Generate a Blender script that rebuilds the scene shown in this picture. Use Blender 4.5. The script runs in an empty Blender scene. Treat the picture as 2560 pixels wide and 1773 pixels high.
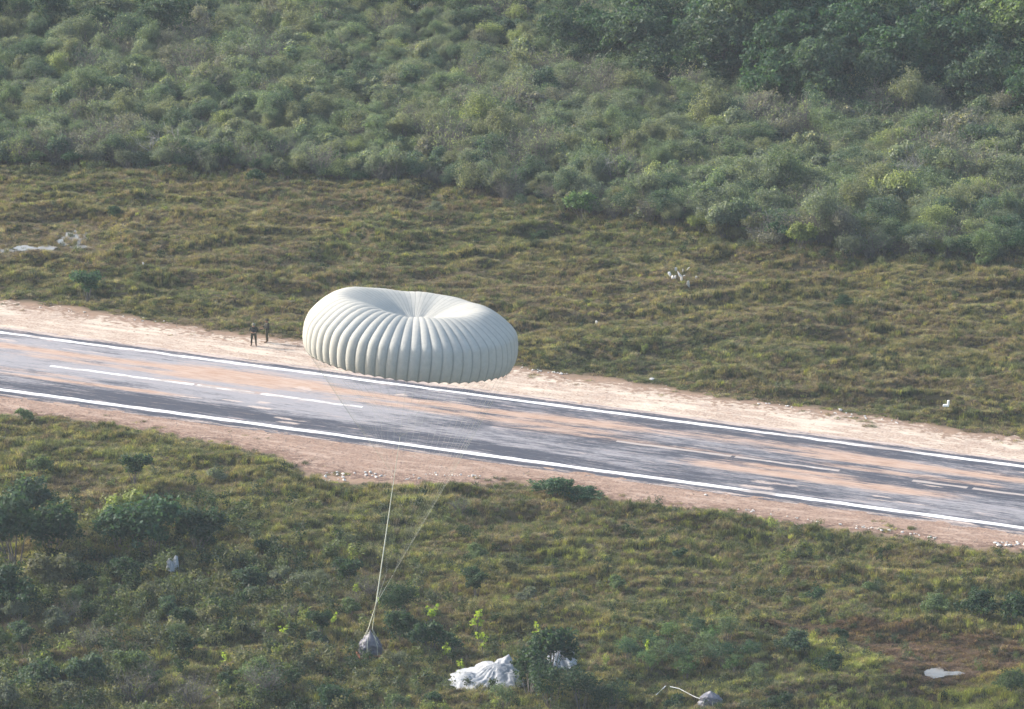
import bpy, math, random
import numpy as np
from mathutils import Vector, Matrix
PI = math.pi
R_ = math.radians
random.seed(11)
rng = np.random.default_rng(11)
scene = bpy.context.scene
COL = scene.collection

# ------------------------------------------------------------------ camera, sky, sun, exposure
W0, H0 = 2560.0, 1773.0
FPX = 14960.0
PITCH = R_(16.0)
CAM_H = 120.6
cam_d = bpy.data.cameras.new('camera')
cam = bpy.data.objects.new('camera', cam_d)
COL.objects.link(cam)
cam_d.sensor_width = 36.0
cam_d.lens = FPX * 36.0 / W0
cam_d.clip_start = 1.0
cam_d.clip_end = 30000.0
cam.location = (0, 0, CAM_H)
cam.rotation_euler = (PI / 2 - PITCH, 0, 0)
scene.camera = cam

SUN_DIR = Vector((-0.83, 0.35, 0.47)).normalized()
world = bpy.data.worlds.new("World")
scene.world = world
world.use_nodes = True
wn = world.node_tree
bg = wn.nodes['Background']
sky = wn.nodes.new('ShaderNodeTexSky')
sky.sky_type = 'NISHITA'
sky.sun_disc = False
sky.sun_elevation = math.asin(SUN_DIR.z)
sky.sun_rotation = math.atan2(SUN_DIR.x, SUN_DIR.y)
sky.air_density = 1.2
sky.dust_density = 3.0
wn.links.new(sky.outputs[0], bg.inputs[0])
bg.inputs[1].default_value = 0.15
sun_d = bpy.data.lights.new('sun', 'SUN')
sun_d.energy = 2.8
sun_d.angle = R_(3.0)
sun_d.color = (1.0, 0.965, 0.92)
sun = bpy.data.objects.new('sun', sun_d)
COL.objects.link(sun)
sun.rotation_euler = SUN_DIR.to_track_quat('Z', 'Y').to_euler()
scene.view_settings.view_transform = 'Standard'
scene.view_settings.look = 'None'
scene.view_settings.exposure = 1.22
scene.view_settings.gamma = 1.0
scene.cycles.use_denoising = True
scene.cycles.max_bounces = 6
scene.cycles.diffuse_bounces = 3
scene.cycles.transparent_max_bounces = 8

# ------------------------------------------------------------------ plan of the place: photograph survey -> ground metres
def ray(px, py):
    cx = (px - W0 / 2) / FPX
    cy = (py - H0 / 2) / FPX
    return Vector((cx, math.cos(PITCH) - cy * math.sin(PITCH), -math.sin(PITCH) - cy * math.cos(PITCH)))
def G(px, py, z=0.0):
    r = ray(px, py)
    t = (z - CAM_H) / r.z
    return Vector((r.x * t, r.y * t, z))
def depth_of(p):
    return p.y * math.cos(PITCH) + (CAM_H - p.z) * math.sin(PITCH)
def D(px, py, depth):
    return Vector((0, 0, CAM_H)) + ray(px, py) * depth
def project(x, y, z):
    dz = z - CAM_H
    zc = y * math.cos(PITCH) - dz * math.sin(PITCH)
    yc = -dz * math.cos(PITCH) - y * math.sin(PITCH)
    return W0 / 2 + FPX * x / zc, H0 / 2 + FPX * yc / zc

UP0, UP1 = G(0, 832.2), G(2560, 1168)
LO0, LO1 = G(0, 974.5), G(2560, 1321.6)
udir = ((UP1 - UP0).normalized() + (LO1 - LO0).normalized()).normalized()
vdir = Vector((-udir.y, udir.x, 0))
ORG = (UP0 + UP1 + LO0 + LO1) / 4
RW_ANG = math.atan2(udir.y, udir.x)
def uv_of(x, y):
    dx, dy = x - ORG.x, y - ORG.y
    return dx * udir.x + dy * udir.y, dx * vdir.x + dy * vdir.y
def xy_of(u, v):
    return ORG.x + u * udir.x + v * vdir.x, ORG.y + u * udir.y + v * vdir.y
HALF = abs(uv_of(UP0.x, UP0.y)[1] - uv_of(LO0.x, LO0.y)[1]) / 2      # runway half width between edge lines

def hash2(i, j, seed):
    n = (i.astype(np.int64) * 374761393 + j.astype(np.int64) * 668265263 + seed * 1442695041) & 0x7fffffff
    n = ((n ^ (n >> 13)) * 1274126177) & 0x7fffffff
    n = (n ^ (n >> 16)) & 0xffff
    return n / 65535.0
def vnoise(x, y, seed=0):
    xi, yi = np.floor(x), np.floor(y)
    fx, fy = x - xi, y - yi
    fx = fx * fx * (3 - 2 * fx); fy = fy * fy * (3 - 2 * fy)
    a = hash2(xi, yi, seed); b = hash2(xi + 1, yi, seed); c = hash2(xi, yi + 1, seed); d = hash2(xi + 1, yi + 1, seed)
    return (a * (1 - fx) + b * fx) * (1 - fy) + (c * (1 - fx) + d * fx) * fy
def fbm(x, y, seed=0, octv=4, gain=0.5):
    s = 0; a = 1; t = 0
    for k in range(octv):
        s = s + a * vnoise(x * 2 ** k + 17.3 * k, y * 2 ** k - 9.1 * k, seed + k); t += a; a *= gain
    return s / t
def sst(a, b, x):
    t = np.clip((x - a) / (b - a), 0, 1)
    return t * t * (3 - 2 * t)

def poly_uv(pts):
    q = [uv_of(*G(a, b).xy) for a, b in pts]
    q.sort()
    return np.array([p[0] for p in q]), np.array([p[1] for p in q])
FAR_B = poly_uv([(-200, 728), (0, 752), (160, 768), (330, 795), (500, 822), (620, 836), (740, 852), (1000, 884), (1294, 922), (1440, 940), (1580, 957), (1900, 1010), (2060, 1024), (2400, 1078), (2560, 1097), (2760, 1124)])
NEAR_B = poly_uv([(-200, 1004), (0, 1030), (150, 1040), (330, 1066), (560, 1110), (690, 1140), (780, 1192), (900, 1208), (1050, 1212), (1200, 1210), (1290, 1200), (1400, 1214), (1560, 1256), (1700, 1272), (1860, 1288), (2017, 1312), (2280, 1346), (2560, 1382), (2760, 1408)])
def dirt_signed(x, y):
    """metres inside the bare dirt strip (positive) or out in the grass (negative)"""
    u, v = uv_of(x, y)
    vf = np.interp(u, FAR_B[0], FAR_B[1]); vn = np.interp(u, NEAR_B[0], NEAR_B[1])
    wob = (fbm(u * 0.55, v * 0.55, 5) - 0.5) * 2.0
    return np.minimum(vf - v, v - vn) + wob * 0.9

POOLS = [(186, 594, 1.25, 2.6), (160, 606, 0.8, 1.2), (205, 618, 1.0, 0.7), (118, 622, 0.9, 1.0), (62, 622, 1.1, 1.0), (10, 628, 1.2, 0.8), (52, 514, 0.5, 0.5), (2340, 1684, 0.75, 1.2), (2380, 1686, 0.9, 0.5)]
POOLS = [(G(a, b).x, G(a, b).y, rx, ry) for a, b, rx, ry in POOLS]
def pool_mask(x, y, grow=1.0):
    m = np.zeros_like(x)
    for px, py, rx, ry in POOLS:
        d = np.hypot((x - px) / (rx * grow), (y - py) / (ry * grow))
        m = np.maximum(m, 1 - sst(0.8, 1.25, d))
    return m
def height(x, y):
    x = np.asarray(x, float); y = np.asarray(y, float)
    d = dirt_signed(x, y)
    m = 1 - sst(-2.6, -0.3, d)
    w1 = fbm(x * 0.12, y * 0.2, 33, 2) * 3.0
    bill = np.abs(2 * vnoise(x * 0.16 + 0.06 * y + w1, y * 0.36 + w1, 31) - 1)
    h = 1.0 * (0.42 - bill) + 1.0 * (fbm(x * 0.30, y * 0.62, 41, 3) - 0.5)
    h = h + 0.9 * (fbm(x * 0.05, y * 0.05, 51, 2) - 0.5)
    h = h * m * (1 - pool_mask(x, y, 1.6)) - 0.05 * pool_mask(x, y, 1.6)
    return h
def hz(x, y):
    return float(height(np.array([x]), np.array([y]))[0])

# ------------------------------------------------------------------ helpers
def tag(o, label=None, cat=None, group=None, kind=None):
    if label: o['label'] = label
    if cat: o['category'] = cat
    if group: o['group'] = group
    if kind: o['kind'] = kind
    return o
def link(name, me, mat=None, parent=None, loc=None):
    o = bpy.data.objects.new(name, me)
    COL.objects.link(o)
    if mat is not None and me is not None and not me.materials: me.materials.append(mat)
    if parent is not None: o.parent = parent
    if loc is not None: o.location = loc
    return o
def empty(name, loc, rz=0.0):
    o = bpy.data.objects.new(name, None)
    COL.objects.link(o); o.location = loc; o.rotation_euler = (0, 0, rz); o.empty_display_size = 0.2
    return o
def mesh_np(name, verts, faces, smooth=False):
    """verts (n,3) array, faces (m,k) int array with a fixed k"""
    verts = np.asarray(verts, np.float32); faces = np.asarray(faces, np.int32)
    me = bpy.data.meshes.new(name)
    me.vertices.add(len(verts)); me.vertices.foreach_set('co', verts.ravel())
    m, k = faces.shape
    me.loops.add(m * k); me.loops.foreach_set('vertex_index', faces.ravel())
    me.polygons.add(m)
    me.polygons.foreach_set('loop_start', np.arange(0, m * k, k, dtype=np.int32))
    me.polygons.foreach_set('loop_total', np.full(m, k, np.int32))
    if smooth: me.polygons.foreach_set('use_smooth', np.ones(m, bool))
    me.update(calc_edges=True)
    return me
def grid_faces(nu, nv, wrap=False):
    """vertex index = i*nv + j, i along u"""
    i = np.arange(nu if wrap else nu - 1); j = np.arange(nv - 1)
    I, J = np.meshgrid(i, j, indexing='ij'); I2 = (I + 1) % nu
    return np.stack([I * nv + J, I2 * nv + J, I2 * nv + J + 1, I * nv + J + 1], -1).reshape(-1, 4)
def fattr(me, name, arr, dom='POINT'):
    a = me.attributes.new(name, 'FLOAT', dom); a.data.foreach_set('value', np.asarray(arr, np.float32))
def tube_np(paths):
    """[(points(n,3), radii(n))...] -> verts, faces (quads) of open tubes with n sides"""
    V = []; F = []; base = 0
    for pts, rad, ns in paths:
        pts = np.asarray(pts, float); n = len(pts)
        t = np.gradient(pts, axis=0); t /= np.linalg.norm(t, axis=1)[:, None] + 1e-9
        ref = np.array([0.31, 0.17, 0.93]) if abs(t[0][2]) < 0.9 else np.array([1.0, 0.1, 0.0])
        a = np.cross(t, ref); a /= np.linalg.norm(a, axis=1)[:, None] + 1e-9
        b = np.cross(t, a)
        ang = np.arange(ns) * 2 * PI / ns
        ring = pts[:, None, :] + np.asarray(rad)[:, None, None] * (a[:, None, :] * np.cos(ang)[None, :, None] + b[:, None, :] * np.sin(ang)[None, :, None])
        V.append(ring.reshape(-1, 3))
        I, J = np.meshgrid(np.arange(n - 1), np.arange(ns), indexing='ij'); J2 = (J + 1) % ns
        F.append(np.stack([I * ns + J, I * ns + J2, (I + 1) * ns + J2, (I + 1) * ns + J], -1).reshape(-1, 4) + base)
        base += n * ns
    return np.concatenate(V), np.concatenate(F)

# ------------------------------------------------------------------ materials
class NT:
    def __init__(s, name):
        s.m = bpy.data.materials.new(name); s.m.use_nodes = True
        s.t = s.m.node_tree; s.t.nodes.clear()
        s.out = s.t.nodes.new('ShaderNodeOutputMaterial')
    def n(s, typ, **kw):
        nd = s.t.nodes.new(typ)
        ins = kw.pop('ins', {})
        for k, v in kw.items(): setattr(nd, k, v)
        for k, v in ins.items():
            if isinstance(v, bpy.types.NodeSocket): s.t.links.new(v, nd.inputs[k])
            else: nd.inputs[k].default_value = v
        return nd
    def l(s, a, b): s.t.links.new(a, b)
    def math(s, op, a, b=None, clamp=False):
        nd = s.n('ShaderNodeMath', operation=op, use_clamp=clamp, ins={0: a} if b is None else {0: a, 1: b})
        return nd.outputs[0]
    def mix(s, f, a, b, blend='MIX'):
        nd = s.n('ShaderNodeMix', data_type='RGBA', blend_type=blend, ins={0: f, 6: a, 7: b})
        return nd.outputs[2]
    def noise(s, vec, scale, detail=4, rough=0.55):
        nd = s.n('ShaderNodeTexNoise', ins={'Scale': scale, 'Detail': detail, 'Roughness': rough})
        if vec is not None: s.l(vec, nd.inputs['Vector'])
        return nd.outputs['Fac']
    def coord(s, sc=(1, 1, 1)):
        c = s.n('ShaderNodeTexCoord').outputs['Object']
        return s.n('ShaderNodeMapping', ins={'Vector': c, 'Scale': sc}).outputs[0]
    def step(s, x, a, b):
        nd = s.n('ShaderNodeMapRange', interpolation_type='SMOOTHSTEP', ins={0: x, 1: a, 2: b}); return nd.outputs[0]
    def attr(s, name, typ='GEOMETRY'):
        return s.n('ShaderNodeAttribute', attribute_name=name, attribute_type=typ)
    def principled(s, col, rough=0.8, spec=0.3, bump=None, bstr=0.5, bdist=0.05):
        p = s.n('ShaderNodeBsdfPrincipled', ins={'Roughness': rough, 'Specular IOR Level': spec})
        if isinstance(col, bpy.types.NodeSocket): s.l(col, p.inputs['Base Color'])
        else: p.inputs['Base Color'].default_value = col
        if bump is not None:
            b = s.n('ShaderNodeBump', ins={'Strength': bstr, 'Distance': bdist, 'Height': bump}); s.l(b.outputs[0], p.inputs['Normal'])
        return p
    def done(s, sh):
        s.l(sh, s.out.inputs[0]); return s.m
def rgb(r, g, b): return (r, g, b, 1.0)

def leaf_material(name, src, transl=0.42, gloss=0.2):
    k = NT(name)
    if src == 'object': tint = k.n('ShaderNodeObjectInfo').outputs['Color']
    else: tint = k.attr('tint', 'INSTANCER').outputs['Color']
    var = k.attr('var').outputs['Fac']
    warm = k.mix(k.step(var, 0.72, 1.0), tint, k.mix(1.0, tint, rgb(1.5, 1.35, 0.75), 'MULTIPLY'))
    f = k.n('ShaderNodeMapRange', ins={0: var, 1: 0.0, 2: 1.0, 3: 0.6, 4: 1.4}).outputs[0]
    col = k.n('ShaderNodeVectorMath', operation='SCALE', ins={0: warm, 'Scale': f}).outputs[0]
    p = k.principled(col, 0.55, gloss)
    tr = k.n('ShaderNodeBsdfTranslucent', ins={'Color': k.mix(1.0, col, rgb(1.15, 1.25, 0.6), 'MULTIPLY')})
    mx = k.n('ShaderNodeMixShader', ins={0: transl, 1: p.outputs[0], 2: tr.outputs[0]})
    return k.done(mx.outputs[0])
M_LEAF = leaf_material('foliage_leaves', 'object')
M_LEAF_I = leaf_material('foliage_leaves_scattered', 'instancer')
M_GRASS = leaf_material('grass_blades', 'instancer', 0.42, 0.12)

def bark_material(name, c0, c1):
    k = NT(name)
    n = k.noise(k.coord((3, 3, 1)), 6, 5)
    return k.done(k.principled(k.mix(n, c0, c1), 0.9, 0.1, n, 0.5, 0.02).outputs[0])
M_BARK = bark_material('bark_grey', rgb(0.09, 0.08, 0.07), rgb(0.22, 0.20, 0.18))
M_DARKBARK = bark_material('bark_dark', rgb(0.05, 0.045, 0.04), rgb(0.12, 0.105, 0.09))
M_PALE = bark_material('bark_bleached', rgb(0.24, 0.23, 0.21), rgb(0.42, 0.40, 0.38))

k = NT('ground_soil')
c = k.coord()
n1 = k.noise(c, 0.35, 5); n2 = k.noise(c, 3.0, 5)
col = k.mix(n1, rgb(0.045, 0.045, 0.022), rgb(0.10, 0.085, 0.045))
col = k.mix(k.math('MULTIPLY', n2, 0.5), col, rgb(0.13, 0.09, 0.06))
d = k.attr('dirt').outputs['Fac']
col = k.mix(d, col, k.mix(n2, rgb(0.20, 0.13, 0.09), rgb(0.34, 0.24, 0.17)))
M_GROUND = k.done(k.principled(col, 0.95, 0.1, n2, 0.6, 0.08).outputs[0])

def dirt_material(name, dark, mid, pale, thr):
    k = NT(name)
    c = k.coord((0.55, 1.2, 1)); cf = k.coord((1, 1.4, 1)); cs = k.coord((0.06, 0.9, 1))
    big = k.noise(c, 0.32, 6, 0.6); stre = k.noise(cs, 0.9, 6, 0.65); fine = k.noise(cf, 5.5, 6, 0.7); clod = k.noise(cf, 1.7, 6, 0.65)
    col = k.mix(k.step(fine, 0.40, 0.62), k.mix(0.35, mid, dark), k.mix(0.45, mid, pale))
    mot = k.noise(k.coord((0.25, 1.0, 1)), 1.3, 8, 0.75)
    col = k.mix(k.math('MULTIPLY', k.step(mot, 0.50, 0.62), 0.75), col, pale)
    col = k.mix(k.math('MULTIPLY', k.step(mot, 0.47, 0.36), 0.45), col, k.mix(0.5, mid, dark))
    col = k.mix(k.math('MULTIPLY', k.step(big, thr, thr + 0.16), k.step(stre, 0.40, 0.60)), col, pale)
    edge = k.attr('edge').outputs['Fac']
    dk = k.step(k.math('ADD', clod, k.math('MULTIPLY', edge, 0.20)), 0.57, 0.68)
    col = k.mix(k.math('MULTIPLY', dk, 0.8), col, dark)
    bump = k.math('ADD', k.math('MULTIPLY', fine, 0.6), clod)
    return k.done(k.principled(col, 0.95, 0.1, bump, 0.9, 0.10).outputs[0])
M_DIRT_FAR = dirt_material('dirt_pale', rgb(0.22, 0.14, 0.095), rgb(0.43, 0.33, 0.265), rgb(0.60, 0.51, 0.41), 0.44)
M_DIRT_NEAR = dirt_material('dirt_brown', rgb(0.16, 0.10, 0.075), rgb(0.29, 0.195, 0.145), rgb(0.44, 0.33, 0.26), 0.58)

k = NT('runway_asphalt')
c = k.coord((0.10, 1.0, 1)); cf = k.coord((0.5, 1.6, 1))
s1 = k.noise(c, 1.1, 8, 0.72); s2 = k.noise(c, 3.2, 8, 0.78); f1 = k.noise(cf, 6, 5, 0.7)
du = k.attr('dust').outputs['Fac']; og = k.attr('ochre').outputs['Fac']; pt = k.attr('patch').outputs['Fac']
ct = k.coord((0.22, 2.6, 1)); s3 = k.noise(ct, 2.2, 8, 0.8)
asp = k.mix(f1, rgb(0.032, 0.036, 0.050), rgb(0.070, 0.075, 0.096))
s4 = k.noise(k.coord((0.30, 0.75, 1)), 0.9, 8, 0.72)
du = k.math('ADD', du, k.math('MULTIPLY', k.math('SUBTRACT', s4, 0.5), 1.6))
dd = k.math('ADD', du, k.math('MULTIPLY', k.math('SUBTRACT', s1, 0.5), 2.4))
dd = k.math('ADD', dd, k.math('MULTIPLY', k.math('SUBTRACT', s2, 0.5), 2.4))
dd = k.math('ADD', dd, k.math('MULTIPLY', k.step(s3, 0.55, 0.68), 0.7))
dd = k.math('ADD', dd, k.math('MULTIPLY', k.math('SUBTRACT', f1, 0.5), 0.9))
col = k.mix(k.math('MULTIPLY', k.step(dd, 0.05, 1.15), 0.92), asp, k.mix(f1, rgb(0.235, 0.225, 0.235), rgb(0.36, 0.345, 0.35)))
oo = k.math('ADD', og, k.math('MULTIPLY', k.math('SUBTRACT', s2, 0.5), 2.2))
oo = k.math('ADD', oo, k.math('MULTIPLY', k.math('SUBTRACT', s3, 0.5), 2.0))
oo = k.math('ADD', oo, k.math('MULTIPLY', k.math('SUBTRACT', s1, 0.5), 0.5))
col = k.mix(k.math('MULTIPLY', k.step(oo, 0.08, 0.85), 0.88), col, k.mix(k.step(s3, 0.32, 0.62), rgb(0.33, 0.18, 0.105), rgb(0.47, 0.345, 0.265)))
pp = k.math('ADD', pt, k.math('MULTIPLY', k.math('SUBTRACT', s2, 0.5), 2.2))
pp = k.math('ADD', pp, k.math('MULTIPLY', k.math('SUBTRACT', f1, 0.5), 0.8))
col = k.mix(k.math('MULTIPLY', k.step(pp, 0.40, 0.95), 0.9), col, k.mix(f1, rgb(0.42, 0.31, 0.25), rgb(0.58, 0.50, 0.44)))
M_ASPHALT = k.done(k.principled(col, 0.85, 0.2, f1, 0.3, 0.02).outputs[0])

k = NT('runway_paint')
c = k.coord((0.25, 1.4, 1))
w = k.noise(c, 2.2, 7, 0.75)
wear = k.attr('wear').outputs['Fac']
col = k.mix(k.step(k.math('ADD', w, wear), 0.66, 0.80), rgb(0.76, 0.75, 0.73), rgb(0.36, 0.31, 0.28))
M_PAINT = k.done(k.principled(col, 0.7, 0.25).outputs[0])

k = NT('pond_water')
n = k.noise(k.coord(), 7, 4)
M_WATER = k.done(k.principled(rgb(0.20, 0.185, 0.16), 0.25, 0.6, n, 0.12, 0.02).outputs[0])

def stone_material(name, a, b):
    k = NT(name); n = k.noise(k.coord(), 7, 5)
    return k.done(k.principled(k.mix(n, a, b), 0.9, 0.15, n, 0.6, 0.02).outputs[0])
M_STONE = stone_material('limestone', rgb(0.50, 0.46, 0.42), rgb(0.78, 0.75, 0.70))
M_GRAVEL = stone_material('dirt_clods', rgb(0.24, 0.16, 0.12), rgb(0.52, 0.42, 0.34))

def fabric_material(name, col, col2, transl, nscale=14, spec=0.2, rough=0.75):
    k = NT(name)
    c = k.coord(); n = k.noise(c, nscale, 4, 0.6); n2 = k.noise(c, 0.5, 3)
    cc = k.mix(k.math('MULTIPLY', k.math('ADD', n, n2), 0.5), col, col2)
    p = k.principled(cc, rough, spec, n, 0.10, 0.03)
    tr = k.n('ShaderNodeBsdfTranslucent', ins={'Color': cc})
    return k.done(k.n('ShaderNodeMixShader', ins={0: transl, 1: p.outputs[0], 2: tr.outputs[0]}).outputs[0])
k = NT('canopy_nylon')
c = k.coord(); n = k.noise(c, 16, 5, 0.7); n2 = k.noise(c, 0.45, 4)
cc = k.mix(k.math('MULTIPLY', k.math('ADD', n, n2), 0.5), rgb(0.42, 0.41, 0.365), rgb(0.62, 0.605, 0.55))
n3 = k.noise(c, 3.5, 5, 0.7)
cc = k.mix(k.math('MULTIPLY', k.step(n3, 0.40, 0.62), 0.22), cc, rgb(0.36, 0.355, 0.32))
cc = k.mix(k.math('MULTIPLY', k.attr('seam').outputs['Fac'], 0.45), cc, rgb(0.16, 0.165, 0.15))
p = k.principled(cc, 0.95, 0.06, n, 0.12, 0.03)
tr = k.n('ShaderNodeBsdfTranslucent', ins={'Color': cc})
M_CANOPY = k.done(k.n('ShaderNodeMixShader', ins={0: 0.16, 1: p.outputs[0], 2: tr.outputs[0]}).outputs[0])
M_WHITE_CLOTH = fabric_material('white_nylon', rgb(0.33, 0.345, 0.36), rgb(0.44, 0.45, 0.465), 0.15)
M_LINE = fabric_material('nylon_cord', rgb(0.40, 0.40, 0.30), rgb(0.60, 0.60, 0.50), 0.0, 30)
M_WEB = fabric_material('webbing', rgb(0.50, 0.50, 0.38), rgb(0.66, 0.66, 0.54), 0.0, 30)
M_TARP = fabric_material('grey_tarp', rgb(0.06, 0.06, 0.078), rgb(0.19, 0.19, 0.225), 0.0, 5, 0.4, 0.5)
M_BOARD = stone_material('red_board', rgb(0.28, 0.09, 0.06), rgb(0.42, 0.18, 0.11))
M_STRAP = fabric_material('white_strap', rgb(0.68, 0.68, 0.64), rgb(0.82, 0.82, 0.78), 0.0, 20)

# ------------------------------------------------------------------ ground, runway, dirt
xs = np.concatenate([[-9000, -3000, -1000, -400, -200, -110], np.arange(-76, 76.01, 0.4), [110, 200, 400, 1000, 3000, 9000]])
ys = np.concatenate([[-3000, -800, -200, 60, 180, 270], np.arange(320, 580.01, 0.4), [600, 640, 720, 900, 1400, 3000, 12000]])
X, Y = np.meshgrid(xs, ys, indexing='ij')
Z = height(X.ravel(), Y.ravel())
me = mesh_np('ground', np.stack([X.ravel(), Y.ravel(), Z], -1), grid_faces(len(xs), len(ys)), True)
fattr(me, 'dirt', sst(-0.9, 0.4, dirt_signed(X.ravel(), Y.ravel())))
tag(link('ground', me, M_GROUND), kind='structure')

PAVE_F, PAVE_N = HALF + 1.15, -HALF - 1.15
# dirt shoulders: far and near strips in runway coordinates, ragged outer edge
def shoulder(name, far, mat):
    us = np.concatenate([np.arange(-90, 90.01, 0.3)])
    rows = 34
    if far:
        outer = np.interp(us, *FAR_B) + (fbm(us * 0.55, us * 0 + 3, 5) - 0.5) * 2.2 + (vnoise(us * 2.3, us * 0, 8) - 0.5) * 0.8
        inner = np.full_like(us, PAVE_F - 0.8)
    else:
        outer = np.interp(us, *NEAR_B) - (fbm(us * 0.55, us * 0 + 7, 5) - 0.5) * 2.2 - (vnoise(us * 2.3, us * 0, 9) - 0.5) * 0.8
        inner = np.full_like(us, PAVE_N + 0.8)
    t = np.linspace(0, 1, rows)
    U = np.repeat(us[:, None], rows, 1); V = inner[:, None] + (outer - inner)[:, None] * t[None, :]
    x, y = xy_of(U, V)
    z = np.maximum(height(x.ravel(), y.ravel()), 0) + 0.022 + 0.09 * np.maximum(fbm(U.ravel() * 0.9, V.ravel() * 1.5, 71, 4) - 0.45, 0) * sst(0.0, 0.25, np.tile(t, len(us)))
    z = z - 0.06 * sst(0.93, 1.0, np.tile(t, len(us)))
    me = mesh_np(name, np.stack([U.ravel(), V.ravel(), z], -1), grid_faces(len(us), rows), True)
    fattr(me, 'edge', sst(0.55, 1.0, np.tile(t, len(us))))
    o = link(name, me, mat); o.location = (ORG.x, ORG.y, 0); o.rotation_euler = (0, 0, RW_ANG)
    return tag(o, kind='structure')
shoulder('dirt_shoulder', True, M_DIRT_FAR)
shoulder('dirt_shoulder', False, M_DIRT_NEAR)

def px_to_u(px, frac):
    """u of the pixel column on the line at FRAC from the far edge line (0) to the near one (1)"""
    return uv_of(*G(px, 832.2 + 0.1312 * px + frac * (142.3 + 0.00441 * px)).xy)[0]
us = np.arange(-85, 85.01, 0.22); vs = np.arange(PAVE_N - 0.3, PAVE_F + 0.31, 0.14)
U, V = np.meshgrid(us, vs, indexing='ij'); u = U.ravel(); v = V.ravel()
fr = (HALF - v) / (2 * HALF)
wob = (fbm(u * 0.08, v * 0.2, 90, 3) - 0.5) * 0.06
def band(f0, width, p0, p1, soft=6.0):
    a, b = px_to_u(p0, f0), px_to_u(p1, f0)
    return np.exp(-((fr + wob - f0) / width) ** 2) * sst(a - soft, a + soft * 0.5, u) * (1 - sst(b - soft * 0.5, b + soft, u))
och = 0.95 * band(0.225, 0.045, -60, 640) + 0.6 * band(0.34, 0.05, 60, 700, 3) + 0.85 * band(0.22, 0.10, 480, 820, 3) + 0.95 * band(0.24, 0.045, 760, 1480) + 0.75 * band(0.36, 0.05, 900, 1500)
och += 0.5 * band(0.20, 0.07, 1400, 2100) + 0.55 * band(0.45, 0.035, 1300, 1800) + 0.95 * band(0.66, 0.06, 1750, 2330, 4) + 0.8 * band(0.56, 0.03, 1860, 2100, 3)
och += 0.9 * band(0.24, 0.065, 2130, 2700) + 0.6 * band(0.40, 0.035, 2050, 2480, 4) + 0.9 * band(0.70, 0.03, 40, 420, 4) + 0.5 * band(0.62, 0.03, -60, 200) + 0.6 * band(0.46, 0.03, 420, 700, 3) + 0.5 * band(0.30, 0.03, 1950, 2250, 4)
dust = 0.22 + 0.85 * (fbm(u * 0.045, v * 0.42, 93, 4) - 0.28)
dust += 0.6 * band(0.40, 0.32, -100, 900, 10) + 0.35 * band(0.6, 0.22, 560, 1300, 8) + 0.25 * band(0.75, 0.12, 1500, 2700, 10) + 0.2 * band(0.1, 0.1, -100, 900, 9)
dust -= 0.55 * band(0.86, 0.10, 280, 1350, 8) + 0.35 * band(0.9, 0.06, -60, 500, 6) + 0.35 * band(0.5, 0.09, 1150, 2700, 8) + 0.3 * band(0.08, 0.07, 1500, 2700, 8) + 0.25 * band(0.9, 0.08, 1300, 2000, 6)
dust -= 0.6 * sst(1.02, 1.06, fr) + 0.5 * sst(-0.02, -0.06, fr)
pat = 0.8 * sst(0.66, 0.84, fbm(u * 0.16, v * 1.5, 97, 5, 0.62) + 0.03)
for f0, wd, p0, p1 in ((0.62, 0.025, 640, 670), (0.72, 0.03, 620, 675), (0.86, 0.02, 680, 720), (0.83, 0.03, 1880, 1990), (0.93, 0.03, 1850, 1930), (0.30, 0.04, 735, 775), (0.17, 0.03, 990, 1020), (0.66, 0.02, 555, 600), (0.93, 0.02, 690, 740)):
    pat = pat + 0.9 * band(f0, wd, p0, p1, 0.6)
# blown soil over both pavement edges, and the ragged edge of the asphalt itself
edg = np.minimum(PAVE_F + 0.15 - v, v - (PAVE_N - 0.15))
soil = 1 - sst(0.0, 0.75, edg - 0.55 * (fbm(u * 0.35, v * 0.9, 99, 4) - 0.15))
soil_f = soil * (v > 0); soil_n = soil * (v < 0)
pat = np.maximum(pat, 0.85 * soil_f); pat = np.maximum(pat, 0.62 * soil_n); och = och * (1 - soil)
me = mesh_np('runway', np.stack([u, v, np.full_like(u, 0.034)], -1), grid_faces(len(us), len(vs)), True)
fattr(me, 'dust', dust); fattr(me, 'ochre', och); fattr(me, 'patch', pat)
o = link('runway', me, M_ASPHALT); o.location = (ORG.x, ORG.y, 0); o.rotation_euler = (0, 0, RW_ANG); tag(o, kind='structure')

def stripe(name, v0, wdt, u0, u1, wear):
    us = np.arange(u0, u1 + 0.01, 0.18); n = len(us)
    a = v0 - wdt / 2 + (vnoise(us * 0.9, us * 0, 3) - 0.5) * 0.14; b = v0 + wdt / 2 + (vnoise(us * 0.9, us * 0 + 9, 3) - 0.5) * 0.14
    t = np.linspace(0, 1, 5)
    Vv = a[:, None] + (b - a)[:, None] * t[None, :]
    me = mesh_np(name, np.stack([np.repeat(us[:, None], 5, 1).ravel(), Vv.ravel(), np.full(n * 5, 0.040)], -1), grid_faces(n, 5))
    wv = wear(us) if callable(wear) else np.full(n, wear)
    fattr(me, 'wear', np.repeat(wv, 5))
    o = link(name, me, M_PAINT); o.location = (ORG.x, ORG.y, 0); o.rotation_euler = (0, 0, RW_ANG)
    return tag(o, kind='structure')
def bump_at(us, px, w, frac): return np.exp(-((us - px_to_u(px, frac)) / w) ** 2)
stripe('edge_line', HALF, 0.44, -85, 85, lambda q: 0.10 + 0.18 * bump_at(q, 1990, 2.5, 0) + 0.2 * bump_at(q, 2230, 3, 0) + 0.12 * bump_at(q, 350, 5, 0) + 0.2 * bump_at(q, 90, 1, 0))
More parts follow.
